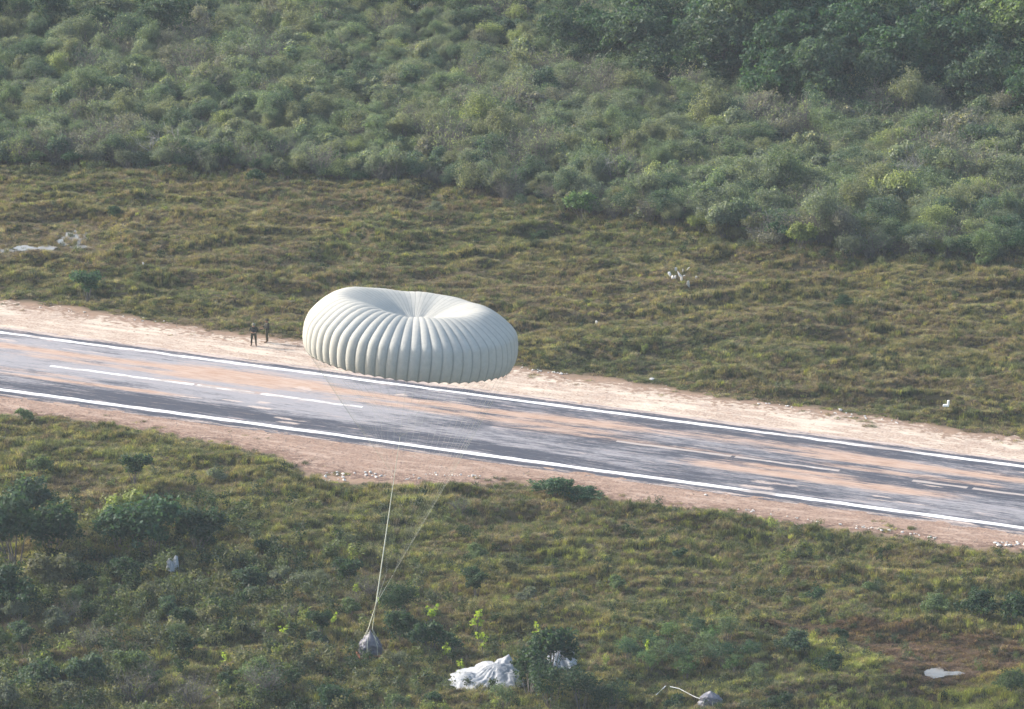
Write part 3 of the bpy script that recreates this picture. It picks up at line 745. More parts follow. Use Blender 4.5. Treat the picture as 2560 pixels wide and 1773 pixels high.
# bushes standing alone in the fields: px, py of the foot, scale, mesh, tone, label
Q = [
 (40, 1425, 2.5, 'S0', 'dark green', 'biggest dark green bush, cut by the lower left frame side above the scrub'),
 (130, 1400, 2.0, 'S3', 'dark green', 'dark green bush touching the biggest one at the left frame side'),
 (85, 1350, 1.7, 'S5', 'blue green', 'dark bush standing behind the biggest bush at the left frame side'),
 (300, 1392, 1.7, 'S0', 'deep green', 'tall leafy bush, west half of the yellow-topped clump below the runway'),
 (380, 1395, 2.0, 'S1', 'deep green', 'broad yellow-topped bush in the clump above the white cloth scrap'),
 (490, 1378, 1.6, 'S0', 'dark green', 'dark bush right behind the white cloth scrap'),
 (335, 1350, 1.7, 'S0', 'yellow green', 'light topped bush at the back of the clump above the cloth scrap'),
 (500, 1372, 1.0, 'S4', 'dark green', 'small dark bush on the right flank of the clump by the cloth scrap'),
 (338, 1230, 1.15, 'S2', 'dark green', 'lone upright dark green bush between the runway and the yellow-topped clump'),
 (535, 1218, 0.85, 'S4', 'grey green', 'sparse pale bush in the grass to the right of the lone upright dark bush'),
 (100, 1200, 0.8, 'S3', 'mid green', 'low spreading green bush near the left end of the near shoulder'),
 (60, 1058, 0.75, 'S4', 'mid green', 'small green bush rooted at the left end of the near dirt edge'),
 (1385, 1262, 1.35, 'L3', 'deep green', 'low wide green bush creeping over the near dirt shoulder'),
 (1470, 1266, 1.0, 'L3', 'deep green', 'low green bush trailing off the wide one on the near shoulder'),
 (1440, 1250, 0.8, 'L4', 'mid green', 'smallest green bush beside the creeping pair on the near shoulder'),
 (1150, 1300, 0.7, 'T0', 'grey green', 'wispy pale bush in the grass below the white shoulder stones'),
 (655, 1390, 0.95, 'S4', 'dark green', 'round dark bush standing by itself below the runway, left of the riser'),
 (310, 1462, 0.95, 'S3', 'dark green', 'dark low bush below and left of the white cloth scrap'),
 (372, 1515, 0.9, 'S4', 'olive', 'olive round bush just below the white cloth scrap'),
 (110, 1490, 1.6, 'S0', 'olive', 'olive bush in front of the biggest dark bush'),
 (190, 1468, 1.35, 'S4', 'dark green', 'dark bush in the gap between the olive bush and the cloth scrap'),
 (10, 1545, 1.9, 'S3', 'dark green', 'dark low bush on the left frame side below the olive bush'),
 (620, 1480, 1.0, 'S3', 'blue green', 'blue green bush in the scrub left of the hanging bundle'),
 (700, 1455, 0.8, 'S4', 'grey green', 'grey green bush in the scrub, nearest to the round dark bush'),
 (865, 1472, 1.1, 'S2', 'dark green', 'dark upright bush just left of the riser knot'),
 (880, 1545, 0.8, 'S4', 'mid green', 'green leafy bush below the riser knot, upper left of the hanging bundle'),
 (1000, 1612, 1.25, 'S3', 'dark green', 'dark low bush touching the right side of the hanging bundle'),
 (1080, 1640, 1.15, 'S0', 'dark green', 'dark bush between the hanging bundle and the lime saplings'),
 (1130, 1622, 0.95, 'S4', 'deep green', 'deep green bush under the tallest lime sapling'),
 (1195, 1392, 0.85, 'S4', 'mid green', 'yellow-tipped bush in the meadow below the creeping bushes'),
 (1270, 1432, 0.75, 'S4', 'olive', 'olive bush down right of the yellow-tipped meadow bush'),
 (1190, 1475, 1.0, 'S2', 'dark green', 'narrow dark bush in the meadow, straight below the yellow-tipped one'),
 (1320, 1498, 0.8, 'S4', 'grey green', 'small grey bush in the meadow, right of the narrow dark one'),
 (1545, 1478, 0.7, 'S4', 'mid green', 'small bush in mid meadow above the feathery thicket'),
 (1700, 1392, 0.6, 'S4', 'dark green', 'tiny dark bush high in the meadow under the white stone row'),
 (2035, 1500, 0.95, 'S4', 'deep green', 'round green bush alone in the right half of the meadow'),
 (2170, 1475, 0.7, 'S4', 'mid green', 'small bush to the upper right of the round meadow bush'),
 (2450, 1545, 1.15, 'S3', 'dark green', 'wide dark bush at the top of the dark pair near the right frame side'),
 (2530, 1560, 1.25, 'S0', 'dark green', 'dark bush cut by the right frame side, beside the wide dark one'),
 (2340, 1540, 0.8, 'S3', 'mid green', 'low green bush left of the dark pair at the right frame side'),
 (1322, 1752, 1.55, 'S0', 'dark green', 'tall dark bush overlapping the right flank of the collapsed white canopy'),
 (1375, 1712, 1.4, 'S5', 'dark green', 'dark bush between the two heaps of white cloth'),
 (1375, 1782, 2.0, 'F0', 'dark green', 'ferny dark bush at the lower frame side, below the white canopy bush'),
 (1450, 1784, 2.1, 'F1', 'dark green', 'ferny dark bush at the lower frame side, middle of three'),
 (1530, 1785, 1.6, 'F0', 'dark green', 'ferny dark bush at the lower frame side, nearest to the grey bundle'),
 (1260, 1800, 1.1, 'F1', 'mid green', 'green ferny bush cut by the lower frame side under the white canopy'),
 (1690, 1765, 0.75, 'S4', 'dark green', 'small dark bush just left of the grey bundle on the ground'),
 (1950, 1775, 0.9, 'S4', 'dark green', 'dark bush cut by the lower frame side, right of the grey bundle'),
 (2100, 1600, 0.6, 'S4', 'dark green', 'small dark bush at the left end of the brown grass patch'),
 (1990, 1630, 0.95, 'S3', 'blue green', 'bluish low bush right of the feathery thicket'),
 (2080, 1672, 0.85, 'S3', 'dark green', 'dark low bush left of the lower right pool'),
 (1890, 1690, 0.9, 'F1', 'mid green', 'fern-like bush above the dark one at the lower frame side'),
 (2530, 1755, 0.9, 'S3', 'mid green', 'green bush in the lower right corner'),
 (100, 1745, 1.4, 'S3', 'blue green', 'bluish bush in the lower left corner scrub, first from the left frame side'),
 (230, 1735, 1.3, 'S0', 'blue green', 'bluish bush in the lower left corner scrub, second from the left frame side'),
 (340, 1750, 1.1, 'T1', 'dusty grey', 'nearly bare grey bush in the lower left corner scrub'),
 (60, 1650, 1.0, 'S2', 'blue green', 'upright bluish bush at the left frame side above the corner scrub'),
 (160, 1690, 0.9, 'S4', 'yellow green', 'yellow green bush on top of the lower left corner scrub'),
 (20, 1800, 1.2, 'S0', 'grey green', 'grey green bush cut by the lower left frame corner'),
 (455, 1645, 0.9, 'S3', 'dark green', 'dark low bush right of the rusty grass patch'),
 (520, 1565, 0.85, 'S4', 'olive', 'olive bush above the dark low one near the rusty grass patch'),
 (720, 1660, 0.8, 'S4', 'blue green', 'bluish bush in the open scrub left of the hanging bundle'),
 (830, 1770, 1.0, 'S3', 'deep green', 'green bush at the lower frame side below the hanging bundle'),
 (640, 1700, 0.95, 'S3', 'mid green', 'mid green bush near the lower frame side, left of centre'),
 (480, 1770, 1.05, 'T2', 'dusty grey', 'nearly bare bush at the lower frame side, right of the corner scrub'),
 (990, 1772, 0.8, 'S3', 'mid green', 'green bush at the lower frame side, left of the white canopy'),
 (1080, 1770, 0.7, 'S4', 'deep green', 'small deep green bush at the lower frame side under the white canopy rim'),
 # far field
 (218, 754, 1.25, 'S2', 'deep green', 'lone cone-shaped green bush beside the far dirt shoulder'),
 (635, 470, 1.05, 'S4', 'dark green', 'dark round bush standing out from the thicket, left of centre'),
 (1460, 548, 1.25, 'S0', 'bright green', 'bright green round bush standing out from the thicket edge'),
 (430, 738, 0.5, 'S4', 'olive', 'small olive bush in the far field right of the cone-shaped one'),
 (285, 540, 0.6, 'S3', 'dark green', 'low dark bush in the far field right of the white pool'),
 (2460, 685, 0.8, 'S4', 'mid green', 'green bush in front of the thicket near the right frame side'),
 (1090, 545, 0.6, 'S3', 'grey green', 'low grey bush in the far field below the thicket, centre'),
 (2110, 770, 0.6, 'S3', 'dark green', 'low dark bush alone in the right part of the far field'),
 (1350, 600, 0.6, 'S3', 'dark green', 'low dark bush in the far field below the bright round bush'),
]
LIB = {**{'S%d' % i: s for i, s in enumerate(SHRUBS)}, **{'T%d' % i: s for i, s in enumerate(TWIGGY)}, **{'F%d' % i: s for i, s in enumerate(FERNY)}}
for px, py, s, kind, tone, lab in Q:
    p = G(px, py)
    plant('bush', 'bush', LIB[kind.replace('L', 'S')], p.x, p.y, s * 0.95, tone, lab, 'bushes standing in the fields beside the runway', sz=s * (0.55 if kind[0] == 'L' else 0.95))
# scattered scrub bushes of the lower left
LL = [(0, 1430), (250, 1415), (480, 1410), (880, 1470), (1060, 1580), (1000, 1790), (-20, 1800)]; got = []
for _ in range(4000):
    a, b = -20 + 1100 * rng.random(), 1400 + 400 * rng.random(); g = G(a, b)
    if in_poly(np.array([a]), np.array([b]), LL)[0] and all((g.x - q[0]) ** 2 + (g.y - q[1]) ** 2 > (1.0 * q[2] + 0.5) ** 2 for q in OCC) and math.hypot(a - 926, (b - 1634) * 2) > 70 and math.hypot(a - 430, (b - 1440)) > 55: got.append((a, g)); OCC.append((g.x, g.y, 0.6))
    if len(got) >= 40: break
got.sort(key=lambda q: q[0])
for i, (a, g) in enumerate(got):
    tone = ('dark green', 'grey green', 'dark green', 'blue green', 'olive', 'mid green')[rng.integers(6)]
    lib = (SHRUBS[4], SHRUBS[0], SCRUB[0], SCRUB[3], SHRUBS[2], TWIGGY[0])[rng.integers(6)]; sc_ = 0.5 + 0.65 * rng.random() ** 1.4
    plant('bush', 'bush', lib, g.x, g.y, sc_, tone, '%s scrub bush, %s from left among the small ones of the lower left scrub' % (tone, ordinal(i)), 'small scattered bushes of the lower left scrub')
# feathery thicket in the right meadow
fx = [(1560 + i * 34 + rng.normal() * 8, 1655 - 1.2 * abs(i - 4) + (i % 3) * 16 - 8, 0.62 + 0.25 * rng.random()) for i in range(10)] + [(1600 + i * 36, 1605 + (i % 2) * 14, 0.6 + 0.2 * rng.random()) for i in range(7)]
fx.sort()
for i, (a, b, s) in enumerate(fx):
    p = G(a, b); plant('bush', 'bush', FERNY[i % 2], p.x, p.y, s * 1.45, ('bright green', 'deep green', 'mid green')[i % 3], '%s feathery bush from the left in the meadow right of the white cloth' % ordinal(i), 'feathery bushes in the meadow thicket')
# lime saplings
SP = [(1078, 1562, 1.0, 0, 'lime sapling upper right of the hanging bundle, left of the tallest pair'), (1192, 1585, 1.15, 2, 'tallest lime sapling between the hanging bundle and the white cloth'),
      (1205, 1640, 0.9, 1, 'lime sapling directly below the tallest one'), (1112, 1655, 0.8, 0, 'lime sapling above left of the collapsed white canopy'),
      (1150, 1690, 0.6, 3, 'short lime sapling touching the collapsed white canopy'), (1342, 1595, 0.7, 1, 'lime sapling in the meadow above the smaller white cloth'),
      (708, 1605, 0.8, 3, 'thin lime sapling in the scrub left of the hanging bundle'), (830, 1565, 0.75, 0, 'yellow lime sapling close on the left of the hanging bundle'),
      (945, 1530, 0.45, 1, 'little lime sapling at the riser knot'), (1620, 1630, 0.7, 2, 'lime sapling on the left edge of the feathery thicket'),
      (890, 1500, 0.6, 2, 'lime sapling up left of the riser knot'), (560, 1665, 0.6, 1, 'pale lime sapling near the lower frame side, left part')]
for a, b, s, kd, lab in SP:
    p = G(a, b); plant('sapling', 'sapling', SAPS[kd], p.x, p.y, s * 0.85, 'lime', lab, 'bright lime saplings in the near scrub')

# thicket: front rows of bushes one by one
def row(count, off, nm, s0):
    xs_ = np.linspace(EDGE_XY[0, 0] + 1.5, EDGE_XY[-1, 0] - 1.5, count) + rng.normal(size=count) * 0.5
    for i, x in enumerate(sorted(xs_)):
        y = edge_y(x) + off + rng.normal() * 0.8 + 0.9
        tw = rng.random()
        lib = TWIGGY[rng.integers(3)] if tw < 0.16 else (SCRUB + SHRUBS[:2])[rng.integers(7)]
        tone = 'dusty grey' if tw < 0.16 else ('grey green', 'mid green', 'olive', 'grey green', 'deep green', 'yellow green', 'blue green')[rng.integers(7)]
        big = x > 8
        s = s0 * (0.75 + 0.5 * rng.random()) * (1.2 if big else 1.0)
        plant('bush', 'bush', lib, x, y, s, tone, '%s bush in the %s row of the far scrub thicket, %s from left' % ({'dusty grey': 'nearly bare grey'}.get(tone, tone), nm, ordinal(i)), 'bushes along the front of the scrub thicket', sz=s * (0.9 + 0.25 * rng.random()))
row(52, 0.6, 'front', 0.72)
row(44, 3.6, 'second', 0.85)

# groves of taller trees
def grove(poly, spacing, tones, smin, smax, where, nmax=60):
    P = np.array(poly, float); pts = []
    for _ in range(6000):
        a = P[:, 0].min() + rng.random() * np.ptp(P[:, 0]); b = P[:, 1].min() + rng.random() * np.ptp(P[:, 1])
        if not in_poly(np.array([a]), np.array([b]), poly)[0]: continue
        g = G(a, b)
        if all((g.x - q[0]) ** 2 + (g.y - q[1]) ** 2 > spacing ** 2 for q in pts): pts.append((g.x, g.y, a))
        if len(pts) >= nmax: break
    pts.sort(key=lambda q: q[2])
    for i, (x, y, a) in enumerate(pts):
        s = smin + (smax - smin) * (0.75 * min(1.0, max(0.0, (y - min(q[1] for q in pts if abs(q[0] - x) < 5)) / 12.0)) + 0.25 * rng.random()); tone = tones[rng.integers(len(tones))]
        plant('tree', 'tree', TREES[rng.integers(4)], x, y, s, tone, '%s tree in the %s, %s from left' % (tone, where, ordinal(i)), 'trees rising over the scrub thicket', ('crown', 'trunk'), bark=M_DARKBARK, sz=s * (0.9 + 0.2 * rng.random()))
    print(where, len(pts))
grove([(1420, 190), (1500, 160), (1790, 160), (1850, 225), (1760, 250), (1560, 225)], 3.0, ('blue green', 'deep green', 'dark green'), 0.95, 1.4, 'dome-shaped grove at the top')
grove([(1770, 245), (2040, 330), (2280, 315), (2600, 360), (2620, 5), (1880, 5), (1850, 130)], 3.9, ('deep green', 'blue green', 'dark green', 'mid green', 'blue green', 'deep green'), 1.05, 1.75, 'large upper right grove', 62)
grove([(-60, 120), (250, 150), (480, 120), (520, 5), (-60, 5)], 4.8, ('blue green', 'grey green', 'dark green'), 0.7, 1.1, 'grove in the upper left', 26)
grove([(660, 60), (900, 70), (1340, 75), (1400, 5), (640, 5)], 4.6, ('blue green', 'dark green', 'grey green'), 0.7, 0.95, 'low grove along the top frame side, centre', 20)

# bleached bare trees at the thicket edge
for a, b, kd, s, lab in ((388, 412, 0, 1.05, 'bleached bare tree with a pale forked trunk, left in the thicket front'), (470, 415, 1, 0.7, 'small bleached bare tree right of the forked one'),
                         (2270, 490, 2, 0.85, 'bare pale tree with spreading limbs in the right part of the thicket'), (2320, 486, 1, 0.85, 'leaning bare tree beside the spreading bare tree on the right'),
                         (1850, 515, 1, 0.7, 'short bare tree in the thicket above the white stones'), (1515, 480, 0, 0.9, 'thin bare tree behind the bright green round bush')):
    p = G(a, b); me = BARE[kd]
    if not me.materials: me.materials.append(M_PALE)
    r = empty('bare_tree', (p.x, p.y, hz(p.x, p.y)), rng.random() * 6.28); r.scale = (s, s, s); link('trunk', me, None, r)
    tag(r, lab, 'tree', 'bleached bare trees in the thicket'); OCC.append((p.x, p.y, 0.5))

# the mass of the thicket behind the rows
scrub_lib = library('scrub_shrub', [merged(f, s, [M_LEAF_I, M_BARK]) for f, s in SCRUB + SHRUBS[:1]] + [merged(f, s, [M_LEAF_I, M_BARK]) for f, s in TWIGGY], [])
cell = 1.12
sx, sy = np.meshgrid(np.arange(-62, 62, cell), np.arange(440, 575, cell), indexing='ij')
sx = sx.ravel() + (rng.random(sx.size) - 0.5) * cell * 0.9; sy = sy.ravel() + (rng.random(sy.size) - 0.5) * cell * 0.9
px_, py_ = project(sx, sy, np.zeros_like(sx))
ok = (sy > edge_y(sx) + 1.2) & (px_ > -120) & (px_ < 2680)
occ = np.array(OCC)
for x, y, s in OCC_T:
    ok &= ~(np.hypot(sx - x, sy - y) < 0.55 * s)
for x, y, s in OCC:
    ok &= ~((np.abs(sx - x) < 0.9 * s) & (np.hypot(sx - x, sy - y) < 0.75 * s))
sx, sy, px_, py_ = sx[ok], sy[ok], px_[ok], py_[ok]; n = len(sx)
PALS = pal((0.165, 0.185, 0.135), (0.140, 0.175, 0.112), (0.185, 0.190, 0.125), (0.085, 0.120, 0.088), (0.235, 0.255, 0.125), (0.190, 0.178, 0.155))
q1 = fbm(sx * 0.12, sy * 0.10, 301, 3); q2 = fbm(sx * 0.2 + 9, sy * 0.16, 302, 3); q3 = fbm(sx * 0.09, sy * 0.07, 303, 3)
wts = np.stack([1.0 + 0 * sx, 0.3 + 1.2 * sst(0.45, 0.65, q1), 0.35 + 0.8 * sst(0.45, 0.65, q2), 0.2 + 1.2 * sst(0.5, 0.68, 1 - q1), 0.06 + 0.5 * sst(0.55, 0.7, q2), 0.06 + 0.6 * sst(0.55, 0.7, q3)], 1)
PALS = PALS * np.array([1.07, 1.12, 1.12])
tint = PALS[pick_mix(n, wts)] * (0.85 + 0.3 * rng.random((n, 1)))
s = (0.55 + 0.65 * rng.random(n) ** 1.3) * (0.7 + 0.6 * q3) * (1 + 0.25 * sst(1500, 2100, px_) * (py_ > 330))
idx = np.where(rng.random(n) < 0.10 + 0.25 * sst(0.52, 0.68, q3), 6 + rng.integers(0, 3, n), rng.integers(0, 6, n))
scatter('scrub_thicket', np.stack([sx, sy, height(sx, sy)], -1), rng.random(n) * 6.28, np.stack([s, s, s * (0.8 + 0.5 * rng.random(n))], -1), tint, idx, scrub_lib)
print('scrub', n)

# ------------------------------------------------------------------ stones
def stone_mesh(seed):
    import bmesh
    bm = bmesh.new(); bmesh.ops.create_icosphere(bm, subdivisions=2, radius=0.5)
    r = np.random.default_rng(seed); k = r.normal(size=(5, 3))
    for v in bm.verts:
        n = v.co.normalized(); q = 1.0
        for a in k:
            d = n.dot(Vector(a).normalized())
            if d > 0.45: q -= 0.5 * (d - 0.45)
        v.co = n * 0.5 * q * (0.95 + 0.1 * r.random())
    for v in bm.verts: v.co *= 1 + 0.16 * r.normal()
    me = bpy.data.meshes.new('stone'); bm.to_mesh(me); bm.free(); return me
STONES = [stone_mesh(800 + i) for i in range(6)]
for m in STONES: m.materials.append(M_STONE)
def put_stone(a, b, s, label, group, flat=0.6, name='pale_stone', tall=None):
    p = G(a, b); o = link(name, STONES[rng.integers(6)], None)
    o.location = (p.x, p.y, max(hz(p.x, p.y), 0.0) + s * (0.22 if tall is None else tall * 0.35)); o.rotation_euler = (0, 0, rng.random() * 6.28)
    s *= 0.82; o.scale = (s * (0.8 + 0.5 * rng.random()), s * (0.7 + 0.5 * rng.random()), s * (flat if tall is None else tall))
    return tag(o, label, 'stone', group)
GS = 'pale stones along the near dirt shoulder'
for i in range(46):
    t = rng.random(); a = 1845 + t * 500
    put_stone(a, np.interp(a, [1845, 2017, 2280, 2345], [1274, 1301, 1336, 1347]) + rng.normal() * 1.5, 0.13 + 0.16 * rng.random() ** 2, 'small white stone in the row along the near dirt edge', GS)
for i in range(26):
    put_stone(2480 + rng.random() * 95, 1357 + rng.random() * 11 + 0.05 * 0, 0.16 + 0.28 * rng.random() ** 2, 'white stone in the heap on the near dirt edge at the right frame side', GS)
for i in range(34):
    put_stone(790 + rng.random() * 260, 1182 + rng.random() * 22, 0.12 + 0.24 * rng.random() ** 2, 'white stone in the scatter on the wide dirt patch behind the riser', GS)
for i in range(24):
    a = 1040 + rng.random() * 170; put_stone(a, 1186 + 0.04 * (a - 1040) + rng.normal() * 2, 0.12 + 0.16 * rng.random() ** 2, 'white stone in the thin row on the dirt edge, left of the creeping bushes', GS)
GF = 'pale stones along the far dirt shoulder'
for i in range(26):
    a = 1300 + rng.random() * 120; put_stone(a, 922 + (a - 1300) * 0.125 + rng.normal() * 2, 0.10 + 0.12 * rng.random(), 'small pale stone on the far dirt edge just right of the flying canopy', GF)
for i in range(22):
    a = 1880 + rng.random() * 380; put_stone(a, 1006 + (a - 1880) * 0.135 + rng.normal() * 3, 0.10 + 0.14 * rng.random(), 'small pale stone on the far dirt edge, right part', GF)
for i in range(14):
    a = 20 + rng.random() * 660; put_stone(a, 757 + a * 0.125 + rng.normal() * 3, 0.10 + 0.14 * rng.random(), 'small pale stone on the far dirt edge, left of the two people', GF)
put_stone(1630, 953, 0.5, 'largest pale stone at the far grass edge, right of the flying canopy', GF)
put_stone(2100, 1028, 0.45, 'reddish pale stone lump on the far dirt edge, right part', GF)
put_stone(1764, 1240, 0.38, 'flat pale stone lying alone on the near shoulder', GS, 0.35)
# cluster of tall white stones in the far field
for a, b, s, tl, lab in ((1675, 692, 0.42, 1.0, 'leftmost white stone of the upright cluster in the far field'), (1682, 698, 0.36, 0.8, 'low white stone at the left foot of the upright cluster'), (1690, 684, 0.26, 1.5, 'narrow white stone at the upper left of the cluster'),
                         (1688, 697, 0.3, 1.0, 'white stone at the middle foot of the cluster'), (1699, 692, 0.3, 1.7, 'tall white stone in the middle of the cluster'), (1704, 703, 0.3, 2.0, 'tallest white stone low in the middle of the cluster'),
                         (1707, 686, 0.22, 1.4, 'small white stone at the top middle of the cluster'), (1719, 685, 0.24, 1.9, 'thin white stone at the top right of the cluster'), (1721, 716, 0.27, 2.6, 'thin tall white stone at the lower right of the cluster'),
                         (1710, 692, 0.2, 1.0, 'small grey white stone behind the tallest one of the cluster'), (1740, 700, 0.22, 1.4, 'white stone standing apart on the right of the cluster')):
    o = put_stone(a, b + 4, s, lab, 'upright white stones in the far field', flat=tl * 1.5, name='white_stone'); o.location.z += 0.25 * s * tl + 0.10; o.scale.x *= 0.7; o.rotation_euler = (rng.normal() * 0.35, rng.normal() * 0.5, rng.random() * 6.28)
for a, b, s, lab in ((204, 704, 0.24, 'white stone in the far field behind the cone-shaped bush'), (1492, 815, 0.25, 'small white stone in the far field right of the flying canopy'), (358, 676, 0.22, 'tiny white stone in the far field right of the white pool')):
    put_stone(a, b, s, lab, 'lone white stones in the far field', flat=1.6, name='white_stone').location.z += 0.2
# two-lobed white block in the grass, far right
b_ = G(2365, 1040); r = empty('white_block', (b_.x, b_.y, hz(b_.x, b_.y) + 0.3)); tag(r, 'white L-shaped block lying in the grass at the far right beyond the runway', 'block')
import bmesh
def box_mesh(name, sx, sy, sz, bev=0.03, jit=0.0, seed=0):
    bm = bmesh.new(); bmesh.ops.create_cube(bm, size=1.0)
    for v in bm.verts: v.co = Vector((v.co.x * sx, v.co.y * sy, v.co.z * sz))
    if bev: bmesh.ops.bevel(bm, geom=list(bm.edges), offset=bev, segments=2, affect='EDGES', profile=0.6)
    rr = random.Random(seed)
    if jit:
        for v in bm.verts: v.co += Vector((rr.uniform(-jit, jit), rr.uniform(-jit, jit), rr.uniform(-jit, jit)))
    me = bpy.data.meshes.new(name); bm.to_mesh(me); bm.free(); return me
M_WHITE = stone_material('white_plaster', rgb(0.74, 0.74, 0.72), rgb(0.82, 0.82, 0.80))
link('slab', box_mesh('slab', 0.42, 0.24, 0.14, 0.03, 0.012, 3), M_WHITE, r, (-0.02, 0, 0.08)); link('upright_end', box_mesh('upright_end', 0.15, 0.22, 0.30, 0.03, 0.012, 4), M_WHITE, r, (0.14, 0, 0.302))

# loose clods over the shoulders: nobody could count them
nC = 5200
cu = rng.uniform(-45, 45, nC); far = rng.random(nC) < 0.4
cvv = np.where(far, rng.uniform(PAVE_F + 0.2, 15, nC), rng.uniform(-15, PAVE_N - 0.1, nC))
cx_, cy_ = xy_of(cu, cvv); dsg = dirt_signed(cx_, cy_); ok = (dsg > -0.9) & (rng.random(nC) < np.where(far, sst(4.5, 0.3, dsg), 1.0)); cx_, cy_ = cx_[ok], cy_[ok]; n = len(cx_)
clod_lib = library('dirt_clod', [m.copy() for m in STONES[:4]], [])
for o in clod_lib.objects: o.data.materials[0] = M_GRAVEL
s = 0.035 + 0.10 * rng.random(n) ** 2.5
scatter('gravel', np.stack([cx_, cy_, np.maximum(height(cx_, cy_), 0) + 0.03], -1), rng.random(n) * 6.28, np.stack([s * 1.2, s, s * 0.7], -1), np.ones((n, 3)), rng.integers(0, 4, n), clod_lib)

# ------------------------------------------------------------------ the flying cargo parachute
load_p = G(926, 1634); load_p.z = hz(load_p.x, load_p.y)
DEP = depth_of(load_p + Vector((0, 0, 9)))
RAD = 269.0 * (DEP / FPX)
sk_c = D(1021, 897, DEP)
view = ray(1021, 897).normalized()
ax = Vector((0, 0, 1))
ax = (Matrix.Rotation(R_(6.0), 3, 'Y') @ (Matrix.Rotation(R_(-3.2), 3, 'X') @ ax)).normalized()   # leans right and a little away
e1 = Vector((1, 0, 0)); e1 = (e1 - ax * e1.dot(ax)).normalized(); e2 = ax.cross(e1)
NG, SUB, NS = 60, 8, 56
th = np.arange(NG * SUB) * 2 * PI / (NG * SUB)
def catmull(P, t):
    n = len(P) - 1; x = t * n; i = np.clip(np.floor(x).astype(int), 0, n - 1); f = (x - i)[:, None]
    p0 = P[np.clip(i - 1, 0, n)]; p1 = P[i]; p2 = P[np.clip(i + 1, 0, n)]; p3 = P[np.clip(i + 2, 0, n)]
    return 0.5 * (2 * p1 + (p2 - p0) * f + (2 * p0 - 5 * p1 + 4 * p2 - p3) * f ** 2 + (3 * p1 - p0 - 3 * p2 + p3) * f ** 3)
tt = np.linspace(0, 1, NS)
cverts = np.zeros((len(th), NS, 3)); SKIRT = []
for i, a in enumerate(th):
    ca, sa = math.cos(a), math.sin(a)               # sa=-1 faces the camera
    fr_ = max(0.0, -sa) ** 2.2; bk = max(0.0, sa) ** 1.5; lf = max(0.0, -ca) ** 1.5; rt = max(0.0, ca) ** 1.5
    w = fr_ + bk + lf + rt
    rc = (0.45 * fr_ + 0.53 * bk + 0.66 * lf + 0.61 * rt) / w
    zc = (0.492 * fr_ + 0.512 * bk + 0.562 * lf + 0.535 * rt) / w
    za = 0.34
    P = np.array([(0.965, 0.0), (0.995, 0.13), (0.985, 0.26 * zc / 0.55 + 0.01), (0.925 + 0.02 * rt, 0.68 * zc), (0.5 * (0.95 + rc), 0.905 * zc), (rc, zc), (rc * 0.62, zc - 0.30 * (zc - za) - 0.0), (rc * 0.30, zc - 0.72 * (zc - za)), (0.022, za)])
    pr = catmull(P, tt)
    gore = abs(math.sin(NG / 2 * a))
    bul = (gore ** 0.7 - 0.64)
    wloc = np.clip(pr[:, 0], 0.05, 1)
    side = 0.85 + 0.35 * lf - 0.42 * rt + 0.10 * math.sin(17 * a) * math.sin(5.3 * a)
    amp = (0.026 * (1 - sst(0.30, 0.62, tt)) + (0.004 + 0.012 * fr_ ** 0.5) * (1 - sst(0.62, 0.75, tt)) + 0.022 * sst(0.72, 0.95, tt) * bk ** 2) * wloc ** 0.8 * side * 0.60
    fold = 0.006 * math.sin(5 * a + 1.3) * np.sin(tt * PI) + 0.003 * np.sin(11 * a + tt * 7)
    dpr = np.gradient(pr, axis=0); nn = np.stack([dpr[:, 1], -dpr[:, 0]], -1); nn /= np.linalg.norm(nn, axis=1)[:, None] + 1e-9
    q = pr + nn * (amp * bul + fold)[:, None]
    q[:, 1] -= 0.024 * gore * (1 - sst(0.0, 0.08, tt)) * -1.0      # hem drawn up between the seams
    cx0, cy0 = 0.02 * sst(0.4, 1.0, tt), -0.02 * sst(0.45, 1.0, tt)      # apex pulled towards the camera side
    cverts[i, :, 0] = q[:, 0] * ca + cx0; cverts[i, :, 1] = q[:, 0] * sa + cy0; cverts[i, :, 2] = q[:, 1]
root = empty('cargo_parachute', sk_c)
rot = Matrix((e1, e2, ax)).transposed().to_4x4()
root.matrix_world = Matrix.Translation(sk_c) @ rot
tag(root, 'inflated pale grey ribbed cargo parachute floating in front of the runway with sunken crown', 'parachute')
me = mesh_np('canopy', (cverts * RAD).reshape(-1, 3), grid_faces(len(th), NS, True)[:, ::-1], True)
seam = np.zeros((len(th), NS)); seam[::SUB, :] = 1.0; seam[:, 0] = 0.8
fattr(me, 'seam', seam.ravel())
can = link('canopy', me, M_CANOPY, root)
md = can.modifiers.new('thickness', 'SOLIDIFY'); md.thickness = 0.02; md.offset = -1
inv = root.matrix_world.inverted()
knot = D(940, 1510, DEP)
kl = inv @ knot
j_near = inv @ (D(1000, 1090, DEP) + Vector((0, -0.25, 0)))
j_right = inv @ (D(985, 1437, DEP) + Vector((0, 0.35, 0)))
j_mid = inv @ (D(966, 1440, DEP) + Vector((0, 0.5, 0)))
j_left = inv @ (D(986, 1190, DEP) + Vector((0, -0.1, 0)))
for J, r_ in ((j_near, 0.035), (j_right, 0.012), (j_mid, 0.010), (j_left, 0.008)):
    link('riser', mesh_np('riser', *tube_np([(np.array([kl, (kl + J) / 2, J]), np.array([r_, r_ * 0.85, r_ * 0.22]), 5)]), True), M_WEB, root)
for g in range(NG):
    i = g * SUB; a = th[i]
    s0 = Vector(cverts[i, 0] * RAD)
    sa, ca = math.sin(a), math.cos(a)
    J = j_near if sa < -0.55 else (j_right if ca > 0.35 else (j_left if ca < -0.45 else j_mid))
    mid = (s0 + J) / 2 + Vector((0, 0, -0.15 if J is not j_near else 0))
    link('suspension_line', mesh_np('suspension_line', *tube_np([(np.array([s0, mid, J]), np.array([0.0036, 0.0026, 0.0008]), 4)]), True), M_LINE, root)

